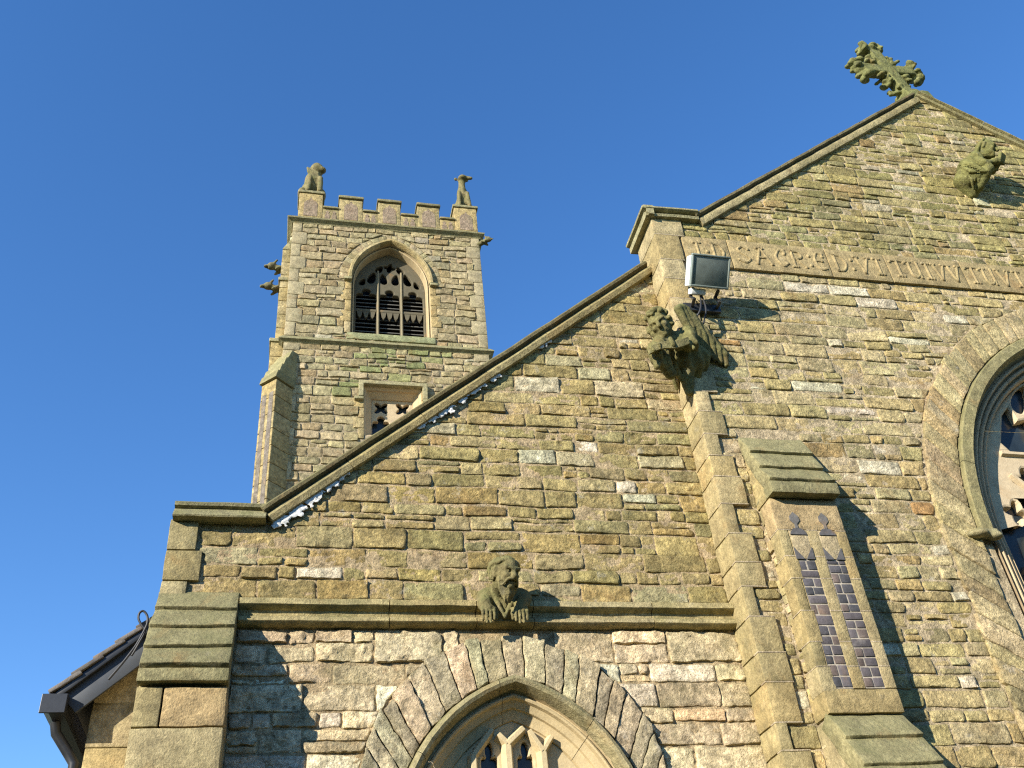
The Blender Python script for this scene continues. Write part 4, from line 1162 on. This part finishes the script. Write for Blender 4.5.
# ================================================================== SIDE BUILDING
sb = empty('side_chapel', (-.95, 9.5, GROUND))
tag(sb, 'low stone side building with dark sloping eaves, black boards and gutter at far left', 'building')
GY = 7.12
mb = MB()
zz = np.arange(GROUND, 2.8, .30)
r = np.random.default_rng(9)
for i, z in enumerate(zz):
    for (a, b) in ((-1.345, -.95), (-.95, -.45)): box(mb, a + .003, b - .003, GY, GY + .35, z + .004, z + .296, ash(900 + i*2 + (a > -1), .0) * 1.1, res=.1, r=.008)
c = np.zeros((2, 2, 2, 3))
for i, (x, zt) in enumerate(((-1.345, 2.60), (-.45, 3.42))):
    for j, y in enumerate((GY + .002, GY + .35)):
        for k, z in enumerate((2.3, zt)): c[i, j, k] = (x, y, z)
rough_box(mb, c, ash(930), res=.2)
box(mb, -1.34, -1.0, GY + .351, 14, GROUND, 2.5, MORT*.9, res=.6)
mb.build('wall', M_ASH, sb)
mb = MB()
p0, p1 = np.array((-1.56, 2.615)), np.array((-.45, 3.635))
d = (p1 - p0)/np.linalg.norm(p1 - p0); n = np.array([-d[1], d[0]])
Lr = np.linalg.norm(p1 - p0)
r = np.random.default_rng(12); t = 0; i = 0
while t < Lr:
    y = 6.93
    c0, c1 = p0 + d*(t - .03), p0 + d*(t + .20)
    while y < 9.0:
        w_ = r.uniform(.22, .32)
        c = np.zeros((2, 2, 2, 3))
        for a, (pp, hgt) in enumerate(((c0, .035), (c1, .012))):
            for b, yy in enumerate((y + .003, y + w_ - .003)):
                for k, e in enumerate((0, .030)): q = pp + n*(hgt + e - .012); c[a, b, k] = (q[0], yy, q[1])
        rough_box(mb, c, np.array((.13, .115, .10)) * r.uniform(.7, 1.3), r=.006, res=.08, amp=.006)
        y += w_
    t += .17; i += 1
slab(mb, tuple(p0), tuple(p1), 9.0, 14.0, .05, (.12, .11, .10))
mb.build('roof', M_SLA, sb)
mb = MB()
def board(mb, a0, a1, n0, n1, y0, y1, col=(.05, .05, .05), **k):
    c = np.zeros((2, 2, 2, 3))
    for i, a in enumerate((a0, a1)):
        for j, y in enumerate((y0, y1)):
            for kk, e in enumerate((n0, n1)): q = p0 + d*a + n*e; c[i, j, kk] = (q[0], y, q[1])
    rough_box(mb, c, col, r=.004, res=.2, amp=.001, **k)
board(mb, .02, Lr, -.185, -.035, 6.985, 7.01)
mb.build('bargeboard', M_GRY, sb)
mb = MB(); board(mb, .0, Lr, -.036, .008, 6.95, 7.10); board(mb, .04, Lr, -.06, -.035, 7.011, 13.9)
mb.build('soffit', M_BLK, sb)
mb = MB()
gx0, gx1 = -1.625, -1.475
prof = [(gx0, 2.50), (gx0 + .05, 2.47), (gx1 - .01, 2.47), (gx1, 2.50), (gx1, 2.60), (gx1 - .012, 2.60), (gx1 - .012, 2.50), (gx0 + .014, 2.50), (gx0 + .004, 2.585), (gx0 - .012, 2.585)]
rows = [[(x, y, z) for x, z in prof] for y in (6.93, 7.6, 8.5, 10, 13.9)]
grid_strip(mb, rows, (.03, .03, .03), True, 0)
box(mb, gx0 - .012, gx1, 6.915, 6.93, 2.47, 2.60, (.03, .03, .03), r=.003, res=.1, amp=0)
mb.build('gutter', M_BLK, sb, smooth=False)
mb = MB(); tube(mb, [(-1.56, 7.10, 2.47), (-1.545, 7.12, 2.40), (-1.46, 7.16, 2.29), (-1.405, 7.17, 2.21), (-1.395, 7.17, 2.0), (-1.395, 7.17, GROUND)], .035, (.02, .02, .02), n=12)
mb.build('downpipe', M_BLK, sb)

# loop of cable in front of the eaves
mb = MB()
CB = [(-1.235, 6.93, 2.70), (-1.17, 6.925, 2.80), (-1.12, 6.92, 2.885), (-1.085, 6.92, 2.955), (-1.05, 6.915, 3.05), (-1.035, 6.91, 3.11), (-1.045, 6.91, 3.165), (-1.075, 6.91, 3.20), (-1.10, 6.91, 3.185), (-1.10, 6.91, 3.14), (-1.07, 6.915, 3.09), (-1.045, 6.918, 3.05), (-1.08, 6.92, 2.94), (-1.11, 6.925, 2.87)]
def spline(P_, m_=5):
    P_ = [np.array(p) for p in P_]; out = []
    for i in range(len(P_)-1):
        a, b, c_, e = P_[max(i-1, 0)], P_[i], P_[i+1], P_[min(i+2, len(P_)-1)]
        for t in np.linspace(0, 1, m_, endpoint=False):
            out.append(.5*((2*b) + (-a+c_)*t + (2*a-5*b+4*c_-e)*t*t + (-a+3*b-3*c_+e)*t**3))
    out.append(P_[-1]); return out
tube(mb, spline(CB), .0085, (.02, .02, .02), n=7)
tag(mb.build('cable', M_CAB), 'black cable looped up over the dark eaves of the side building', 'cable')

# ================================================================== CARVINGS
exec_statues = True
def person_face(S, T, sc=1.0, beard=True):
    """T maps face-local (x right, y out, z up) to world"""
    def e(c, r, k=.012, sub=False): S.ell(T(c), np.array(r)*sc, T.rot, k*sc, sub)
    def cp(a, b, ra, rb=None, k=.012, sub=False): S.cap(T(a), T(b), ra*sc, (rb if rb is not None else ra)*sc, k*sc, sub)
    e((0, 0, .01), (.080, .098, .112)); e((0, .03, -.055), (.060, .065, .06), .02)
    cp((-.048, .080, .034), (-.012, .094, .026), .014); cp((.012, .094, .026), (.048, .080, .034), .014)
    cp((0, .092, .024), (0, .116, -.020), .011, .018)
    e((.036, .070, -.018), (.026, .024, .022)); e((-.036, .070, -.018), (.026, .024, .022))
    for s in (-1, 1):
        e((s*.032, .093, .009), (.019, .014, .011), .006, True); e((s*.032, .080, .009), (.014, .012, .010), .004)
        cp((s*.082, .0, .02), (s*.080, -.005, -.03), .017, .012)
    cp((-.024, .104, -.052), (.024, .104, -.052), .007, .007, .006, True)
    cp((-.02, .090, -.064), (.02, .090, -.064), .010)
    e((0, .075, -.09), (.03, .025, .022))
class Tf:
    def __init__(s, pos, M, sc=1.0): s.p = np.array(pos, float); s.M = np.array(M); s.sc = sc; s.rot = Matrix(M).to_3x3().to_euler() ; s.rot = (s.rot.x, s.rot.y, s.rot.z)
    def __call__(s, c): return s.p + s.M @ (np.array(c, float) * s.sc)
def frame(out, roll=0.):
    o = Vector(out).normalized(); r_ = o.cross(Vector((0, 0, 1))).normalized(); r_ = -r_ if False else r_
    u = r_.cross(o).normalized()
    if roll: R3 = Matrix.Rotation(roll, 3, o); r_ = R3 @ r_; u = R3 @ u
    return np.array([[r_.x, o.x, u.x], [r_.y, o.y, u.y], [r_.z, o.z, u.z]])
STA = (.31, .265, .14)
def statue(name, S, vox, nz, nf, col, label, cat, group=None, mat=None, parent=None, origin=None, fold=None, shrink=None):
    V, Q = S.mesh(vox, nz, nf, fold)
    if shrink is not None: V = np.array(shrink[0]) + (V - np.array(shrink[0])) * shrink[1]
    mb = MB(); mb.add(V, Q, col)
    o = mb.build(name, mat or M_STA, parent, origin=None if parent is not None else origin, sharp=0)
    if parent is None: tag(o, label, cat, group)
    return o

# ---- bearded man leaning over the string course
S = Sculpt()
T = Tf((1.362, 5.775, 2.965), frame((.36, -.86, -.36)), 1.0)
S.ell((1.38, 5.98, 2.83), (.165, .10, .15), k=.03)
S.cap((1.265, 5.96, 2.875), (1.495, 5.96, 2.875), .070, .070, k=.03)
S.cap((1.37, 5.93, 2.89), T((0, -.03, -.06)), .075, .066, k=.02)
for sx, hx in ((-1, 1.240), (1, 1.462)):
    S.cap((1.38 + sx*.135, 5.95, 2.86), (hx + sx*.012, 5.875, 2.785), .058, .046, k=.02)
    S.cap((hx + sx*.012, 5.875, 2.785), (hx, 5.855, 2.752), .044, .036, k=.010)
    S.ell((hx, 5.850, 2.742), (.050, .026, .036), k=.006)
    for q in range(4):
        fx = hx - .038 + q*.0255; ln_ = (.070, .086, .084, .064)[q]
        S.path([(fx, 5.845, 2.745), (fx, 5.832, 2.722), (fx + .001, 5.845, 2.735 - ln_)], .0125, .0095, k=.003)
    tx = hx - sx*.050
    S.path([(tx, 5.862, 2.752), (tx - sx*.010, 5.850, 2.715), (tx - sx*.006, 5.858, 2.68)], .0125, .010, k=.004)
for sx in (-1, 1):                       # open collar
    S.path([(1.37 + sx*.085, 5.915, 2.90), (1.365 + sx*.045, 5.885, 2.80), (1.355, 5.872, 2.70)], .018, .012, k=.006)
person_face(S, T)
r = np.random.default_rng(3)
for x in np.linspace(-.072, .072, 10):     # beard strands
    a = T((x*.98, .070 - abs(x)*.4, -.050 - (.07-abs(x))*.25)); b = T((x*.80, .085 - abs(x)*.5, -.115 - (.07 - abs(x))*.35)); c_ = T((x*.40 + r.uniform(-.012, .012), .060 + r.uniform(-.01, .01), -.165 - (.07 - abs(x))*.9))
    S.path([a, b, c_], .015, .007, k=.003)
for s in (-1, 1): S.path([T((s*.006, .112, -.036)), T((s*.034, .100, -.044)), T((s*.058, .075, -.085))], .012, .008, k=.003)
for a in np.linspace(-1.35, 1.35, 11):      # hair swept back
    for b in (0.0, 1.0):
        S.path([T((.078*math.sin(a), .050*math.cos(a*.8) - b*.05, .092 - abs(a)*.020 + b*.014)), T((.095*math.sin(a), -.03 - b*.03, .098 - abs(a)*.035)), T((.088*math.sin(a), -.085, .03 - abs(a)*.02))], .015, .011, k=.003)
for s in (-1, 1):
    for q in range(3): S.path([T((s*.080, -.004 - q*.026, .045)), T((s*.089, -.010 - q*.026, -.005)), T((s*.082, -.012 - q*.022, -.05))], .012, .009, k=.003)
statue('carved_bust', S, .0055, .003, 55, STA, 'bearded stone man leaning out over the string course with both hands gripping it', 'stone bust')

# ---- crouching angel on the nave corner
S = Sculpt()
A3 = np.array
T = Tf((2.785, 5.555, 5.115), frame((-.50, -.72, -.48), .22), 1.08)
S.ell((2.95, 5.67, 4.97), (.15, .13, .17), k=.04)                 # torso
S.ell((3.02, 5.70, 4.92), (.17, .12, .18), k=.05)
S.cap((2.89, 5.63, 5.03), T((0, -.03, -.06)), .07, .062, k=.02)
person_face(S, T, 1.08)
r = np.random.default_rng(8)
for i in range(80):                      # curls
    th = r.uniform(0, 2*math.pi); ph = r.uniform(-.6, 1.45)
    v = np.array((.092*math.cos(th)*math.cos(ph), .105*math.sin(th)*math.cos(ph), .02 + .115*math.sin(ph)))
    if v[1] > .035 and v[2] < .080: continue
    q = T(v); S.ell(q, np.array((.021, .021, .021)) * r.uniform(.8, 1.25), k=.003)
arms = [((2.80, 5.60, 5.00), (2.70, 5.56, 4.86), (2.645, 5.50, 4.80)), ((3.03, 5.60, 5.09), (3.01, 5.55, 4.93), (2.84, 5.50, 4.86))]
for k_, (sh, el, ha) in enumerate(arms):
    sh, el, ha = A3(sh), A3(el), A3(ha)
    S.cap(sh, el, .068, .058, k=.02); S.cap(el, ha, .050, .034, k=.012); S.ell(ha, (.038, .034, .036), k=.006)
    for q in range(4):
        o = A3((0, 0, .028 - q*.019)); dx = A3((.03 if k_ == 0 else -.035, -.02, 0))
        S.path([ha + o, ha + o + A3((0, -.03, 0)), ha + o + dx*1.3 + A3((0, -.018, 0))], .0105, .009, k=.003)
    for q in range(4): S.path([sh + A3((.01*q, -.05, .02 - .02*q)), (sh+el)/2 + A3((.0, -.055, -.02*q)), el + A3((.0, -.045, -.01 - .022*q))], .016, .012, k=.004)
S.cap((2.99, 5.70, 4.84), (3.01, 5.76, 4.61), .085, .04, k=.03)      # tapering bracket
S.cap((3.14, 5.72, 4.93), (3.10, 5.76, 4.78), .10, .05, k=.03)
for q in range(5): S.path([(2.84 + .06*q, 5.56 + .012*q, 5.00 + .01*q), (2.83 + .065*q, 5.545 + .016*q, 4.90 + .01*q), (2.80 + .075*q, 5.58 + .015*q, 4.80 + .012*q)], .018, .013, k=.004)
S.cap((2.72, 5.58, 4.80), (2.83, 5.66, 4.70), .065, .05, k=.03); S.cap((2.67, 5.56, 4.80), (2.69, 5.58, 4.70), .035, .028, k=.02)
for q in range(6): S.path([(2.72 + .055*q, 5.575 + .012*q, 4.80 + .015*q), (2.80 + .04*q, 5.63 + .008*q, 4.77 + .01*q), (2.95 + .018*q, 5.73, 4.68)], .017, .010, k=.005)
ang = statue('carved_angel', S, .008, .004, 44, (.28, .25, .115), 'winged stone angel with curly hair holding a scroll, projecting from the nave corner', 'stone angel', fold=((.86, .1, .35), 70., .012, 4.70, 4.98))
S = Sculpt()                             # right wing: long feathers falling from a curved leading edge
lead = spline([(2.99, 5.57, 5.33), (3.05, 5.59, 5.365), (3.13, 5.62, 5.30), (3.22, 5.66, 5.205), (3.31, 5.70, 5.10), (3.385, 5.725, 5.01)], 3)
S.path(lead, .036, .022, k=.006)
for q in range(7):
    t = q / 6; a = lead[int(round(t * (len(lead) - 3)))]; b = A3((3.08, 5.68, 5.02))*(1-t) + A3((3.385, 5.74, 4.90))*t
    S.path([a, a*.5 + b*.5 + A3((.02, -.012, .0)), b], .036, .026, k=.008)
V, Q = S.mesh(.008, .003, 44); w_ = MB(); w_.add(V, Q, (.25, .225, .105)); w_.build('wing', M_STA, ang, sharp=0)
S = Sculpt()
for q in range(5):
    a = A3((2.90, 5.66 + .015*q, 5.24 - .045*q)); b = A3((3.0, 5.95, 4.98 - .05*q)); S.path([a, (a+b)/2 + A3((-.025, 0, .02)), b], .028, .016, k=.004)
V, Q = S.mesh(.010, .003, 40); w_ = MB(); w_.add(V, Q, (.25, .225, .105)); w_.build('wing', M_STA, ang, sharp=0)
sc_ = MB(); rows = []
pa, pb = A3((2.60, 5.485, 4.77)), A3((2.965, 5.485, 4.90))
for t in np.linspace(0, 1, 18):
    p = pa*(1-t) + pb*t + A3((0, -.02*math.sin(t*math.pi), .014*math.sin(t*7))); zc_ = .032
    rows.append([tuple(p + A3((0, .010, -zc_))), tuple(p + A3((0, -.006, -zc_))), tuple(p + A3((0, -.012, zc_))), tuple(p + A3((0, .006, zc_)))])
grid_strip(sc_, rows, (.33, .29, .15), True, .003)
sc_.build('scroll', M_STA, ang)

# ---- robed figure crouching on the gable
S = Sculpt()
T = Tf((7.025, 5.425, 8.01), frame((.72, -.55, -.42)), 1.28)
S.cap((6.72, 5.66, 7.64), (6.79, 5.58, 7.80), .118, .120, k=.04)
S.cap((6.79, 5.58, 7.80), (6.90, 5.53, 7.93), .118, .095, k=.04)
S.cap((6.92, 5.52, 7.95), T((0, -.04, -.06)), .075, .062, k=.02)
S.cap((6.76, 5.62, 7.60), (6.92, 5.45, 7.63), .088, .072, k=.015)       # thigh
S.cap((6.92, 5.45, 7.63), (6.86, 5.62, 7.50), .068, .060, k=.015)
S.cap((6.72, 5.70, 7.64), (6.80, 5.755, 7.47), .115, .07, k=.04)
S.cap((6.84, 5.64, 7.53), (6.84, 5.755, 7.46), .075, .05, k=.03)
person_face(S, T, 1.28)
for a in np.linspace(-2.4, 2.4, 15):
    S.path([T((.05*math.sin(a), .02*math.cos(a) - .01, .108)), T((.083*math.sin(a), -.02, .06)), T((.088*math.sin(a), -.045 - .01*math.cos(a), -.02)), T((.080*math.sin(a), -.06 - .02*math.cos(a), -.08))], .015, .012, k=.006)
for (sh, el, ha) in (((6.88, 5.48, 7.93), (6.87, 5.43, 7.71), (7.07, 5.38, 7.74)), ((7.03, 5.56, 7.92), (7.06, 5.52, 7.72), (7.12, 5.42, 7.74))):
    sh, el, ha = A3(sh), A3(el), A3(ha)
    S.cap(sh, el, .066, .058, k=.015); S.cap(el, ha, .052, .036, k=.010); S.ell(ha, (.038, .036, .036), k=.006)
    for q in range(4): S.path([ha + A3((.0, -.01, .026 - q*.018)), ha + A3((.035, -.025, .030 - q*.018)), ha + A3((.052, -.005, .018 - q*.016))], .0115, .009, k=.003)
    for q in range(5): S.path([sh + A3((-.02, -.05 + .012*q, .0 - .02*q)), (sh+el)/2 + A3((-.035 + .01*q, -.055, -.015*q)), el + A3((-.02 + .012*q, -.05, -.015*q))], .015, .010, k=.004)
for q in range(6): S.path([(6.635 + .012*q, 5.56 - .01*q, 7.80 - .035*q), (6.73 + .012*q, 5.46, 7.73 - .03*q), (6.84 + .01*q, 5.43, 7.68 - .022*q)], .017, .010, k=.004)
for q in range(5): S.path([(6.68 + .055*q, 5.56 - .015*q, 7.62), (6.71 + .045*q, 5.55, 7.53), (6.76 + .03*q, 5.65, 7.44)], .020, .012, k=.005)
fig = statue('carved_figure', S, .0095, .004, 42, (.27, .26, .105), 'robed stone figure crouching high on the gable and bending over an object in its hands', 'stone figure', fold=((.75, -.1, .66), 58., .008, 7.44, 7.95), shrink=((6.84, 5.735, 7.74), .82))
bk = MB(); c = hexc(-.05, .05, -.02, .02, -.06, .06).reshape(-1, 3); Rb = np.array(Matrix.Rotation(.5, 3, 'Z') @ Matrix.Rotation(.6, 3, 'X')); c = (c @ Rb.T + A3((7.086, 5.436, 7.773))).reshape(2, 2, 2, 3)
rough_box(bk, c, (.27, .26, .11), r=.012, res=.03, amp=.004); bk.build('held_object', M_STA, fig)

# ---- foliated gable cross
S = Sculpt()
cr = np.array((6.91, 5.92, 9.30))
lean = np.array((-.26, -.02, 1.0)); lean /= np.linalg.norm(lean)
rt = np.array((.95, .10, -.10)); rt = rt - lean*(rt @ lean); rt /= np.linalg.norm(rt); fr = np.cross(rt, lean)
def C(x, z, y=0): return cr + rt*x + lean*z + fr*y
RM = Matrix(np.array([rt, -fr, lean]).T.tolist()).to_euler(); RM = (RM.x, RM.y, RM.z)
S.bx(C(0, .52), (.085, .065, .56), RM, .012, .01)
S.bx(C(0, .66), (.42, .06, .075), RM, .012, .01)
S.bx(C(0, .13), (.13, .10, .10), RM, .03, .03).bx(C(0, -.0), (.20, .15, .14), RM, .04, .03)
r = np.random.default_rng(14)
def tuft(x, z, dx, dz, n_=9, s=.055, sp=.10):
    for i in range(n_):
        a = r.uniform(-1.4, 1.4); u = r.uniform(-.03, .08); yy = r.uniform(-.07, .07)
        px_, pz_ = dx*u - dz*math.sin(a)*sp, dz*u + dx*math.sin(a)*sp
        S.cap(C(x - dx*.06, z - dz*.06), C(x + px_, z + pz_, yy), .030, .018, k=.010)
        S.ell(C(x + px_, z + pz_, yy), np.array((s, s*.8, s*.55)) * r.uniform(.6, 1.0), (RM[0] + r.uniform(-.6, .6), RM[1] + r.uniform(-.8, .8), RM[2] + r.uniform(-.6, .6)), k=.008)
tuft(-.42, .66, -1, 0, 40, .062, .16); tuft(.42, .66, 1, 0, 40, .062, .16); tuft(0, 1.08, 0, 1, 40, .062, .16)
for (x, z) in ((-.16, .82), (.16, .82), (-.16, .50), (.16, .50)): tuft(x, z, np.sign(x)*.7, np.sign(z-.66)*.7, 18, .05, .08)
tuft(-.10, .26, -1, .3, 7, .05, .07); tuft(.10, .26, 1, .3, 7, .05, .07)
statue('gable_cross', S, .0125, .007, 28, (.27, .275, .12), 'foliated stone cross leaning on the apex of the nave gable', 'cross')

# ---- seated beasts on the tower corners
S = Sculpt()
b0 = np.array((-.20, 17.30, 19.42))
def Bq(x, y, z): return b0 + np.array((x*1.22, y*1.15, z*1.36))
S.ell(Bq(.0, .05, .26), (.28, .29, .38), k=.06).ell(Bq(.03, -.04, .48), (.24, .22, .34), k=.06).ell(Bq(.08, -.10, .78), (.18, .19, .19), k=.05)
S.ell(Bq(.20, -.16, .73), (.09, .11, .08), k=.04).cap(Bq(.0, -.06, .70), Bq(-.10, -.02, .56), .07, .05, k=.03).ell(Bq(-.02, -.05, .86), (.05, .05, .05), k=.03)
for s in (-1, 1): S.cap(Bq(s*.11 + .05, -.20, .45), Bq(s*.12 + .04, -.26, .04), .07, .07, k=.03); S.ell(Bq(s*.20, .0, .14), (.12, .2, .15), k=.04)
for q in range(5): S.path([Bq(-.12 + q*.05, -.14, .78 - .03*q), Bq(-.10 + q*.05, -.20, .60), Bq(-.06 + q*.04, -.22, .42)], .035, .025, k=.02)
S.bx(Bq(0, 0, .01), (.28, .28, .035), rd=.02)
statue('stone_beast', S, .03, .012, 10, (.29, .25, .14), 'bulky seated stone beast with turned head on the left tower corner', 'statue', 'seated beasts on the tower corners')
S = Sculpt()
b0 = np.array((3.77, 17.30, 19.42))
S.ell(Bq(0, .04, .24), (.20, .24, .33), k=.05).ell(Bq(0, -.04, .50), (.15, .17, .34), k=.05).cap(Bq(0, -.04, .6), Bq(.0, -.08, .84), .10, .09, k=.04)
S.ell(Bq(.01, -.12, .92), (.13, .17, .075), k=.03).cap(Bq(.05, -.16, .93), Bq(.20, -.20, .90), .06, .045, k=.03)
for s in (-1, 1): S.ell(Bq(s*.12, -.04, .98), (.06, .05, .045), k=.02); S.cap(Bq(s*.09, -.16, .48), Bq(s*.11, -.22, .05), .055, .055, k=.03); S.ell(Bq(s*.15, .0, .14), (.09, .17, .14), k=.03)
S.ell(Bq(0, -.16, .52), (.05, .05, .16), k=.02); S.bx(Bq(0, 0, .01), (.24, .26, .035), rd=.02)
statue('stone_beast', S, .03, .010, 10, (.28, .24, .13), 'slender seated stone beast with flat head on the right tower corner', 'statue', 'seated beasts on the tower corners')
# ---- gargoyles
def gargoyle(p, d, label, sc=1.0):
    p = np.array(p, float); d = np.array(d, float); d /= np.linalg.norm(d); sd_ = np.cross(d, (0, 0, 1)); S = Sculpt()
    def q(a, b, c_): return p + (d*a + sd_*b + np.array((0, 0, c_)))*sc
    S.cap(q(-.15, 0, -.08), q(.22, 0, .0), .10*sc, .09*sc, k=.04).ell(q(.36, 0, .03), np.array((.13, .12, .11))*sc, k=.03).cap(q(.42, 0, .0), q(.54, 0, -.02), .07*sc, .05*sc, k=.03)
    for s in (-1, 1): S.cap(q(.30, s*.09, .10), q(.24, s*.15, .16), .04*sc, .025*sc, k=.02); S.cap(q(.1, s*.10, -.02), q(.24, s*.12, -.14), .05*sc, .04*sc, k=.02)
    S.ell(q(.50, 0, -.04), np.array((.05, .04, .02))*sc, k=.01, sub=True)
    statue('gargoyle', S, .026, .014, 12, (.24, .215, .13), label, 'gargoyle', 'gargoyles on the tower')
gargoyle((-.72, 17.30, 16.87), (-1, -.12, .05), 'upper of two stone gargoyles jutting left from the tower side', .85)
gargoyle((-.76, 17.30, 16.22), (-1, -.12, .0), 'lower of two stone gargoyles jutting left from the tower side', .85)
gargoyle((4.10, 16.95, 18.02), (.75, -.65, -.1), 'dark stone gargoyle under the right corner of the tower cornice', .62)

# ================================================================== FLOODLIGHT
fl = empty('floodlight', (3.30, 5.50, 5.60))
tag(fl, 'square white floodlight with dark glass fixed high on the nave wall', 'floodlight')
fo = Vector((.04, -.76, -.60)).normalized(); rv = Vector((.985, .02, .0)); rv = (rv - fo*rv.dot(fo)).normalized(); uv = rv.cross(fo).normalized()
if uv.z < 0: uv = -uv
fc = np.array((3.318, 5.46, 5.70)); fo_, rv_, uv_ = map(np.array, (fo, rv, uv))
def Fm(x, y, z): return fc + rv_*x*.90 + uv_*z*.88 - fo_*y          # y = depth behind the glass
def fbox(mb, x0, x1, y0, y1, z0, z1, col, tp=1.0, **k):
    c = np.zeros((2, 2, 2, 3))
    for i, x in enumerate((x0, x1)):
        for j, y in enumerate((y0, y1)):
            for kk, z in enumerate((z0, z1)):
                f = tp if j == 1 else 1; c[i, j, kk] = Fm(x*f, y, z*f)
    rough_box(mb, c, col, **k)
mb = MB(); fbox(mb, -.192, .192, .012, .15, -.155, .155, (.6, .6, .6), tp=.97, r=.012, res=.06, amp=0); mb.build('housing', M_LMP, fl)
mb = MB()
for a in ((-.198, .198, .142, .16), (-.198, .198, -.16, -.142)): fbox(mb, a[0], a[1], -.008, .03, a[2], a[3], (.5, .5, .5), r=.004, res=.1, amp=0)
for a in ((-.198, -.18), (.18, .198)): fbox(mb, a[0], a[1], -.008, .03, -.141, .141, (.5, .5, .5), r=.004, res=.1, amp=0)
mb.build('frame', plain_mat('lamp_frame', (.22, .25, .21), rough=.5), fl)
mb = MB(); fbox(mb, -.1795, .1795, -.002, .010, -.1415, .1415, (.1, .1, .1), r=.002, res=.2, amp=0); mb.build('glass', M_LGL, fl)
mb = MB()
tube(mb, [Fm(-.14, .05, -.17), Fm(-.14, .10, -.25), (3.18, 5.60, 5.50), (3.20, 5.74, 5.50)], .016, (.6, .6, .6)); tube(mb, [Fm(.12, .05, -.17), Fm(.12, .10, -.24), (3.42, 5.62, 5.50), (3.42, 5.74, 5.50)], .016, (.6, .6, .6))
box(mb, 3.12, 3.46, 5.70, 5.735, 5.46, 5.54, (.6, .6, .6), r=.004, res=.1, amp=0)
mb.build('bracket', M_BLK, fl)
mb = MB(); fbox(mb, -.17, -.02, .02, .10, -.235, -.175, (.6, .6, .6), r=.01, res=.05, amp=.002); mb.build('gear_box', M_LMP, fl)
mb = MB()
tube(mb, spline([Fm(-.05, .07, -.23), (3.20, 5.60, 5.36), (3.12, 5.66, 5.27), (3.05, 5.70, 5.24), (3.01, 5.70, 5.22), (2.99, 5.72, 5.14)]), .009, (.02, .02, .02), n=7)
tube(mb, spline([Fm(-.04, .07, -.23), (3.27, 5.62, 5.40), (3.24, 5.69, 5.27), (3.20, 5.72, 5.16)]), .008, (.02, .02, .02), n=7)
mb.build('power_cable', M_CAB, fl)
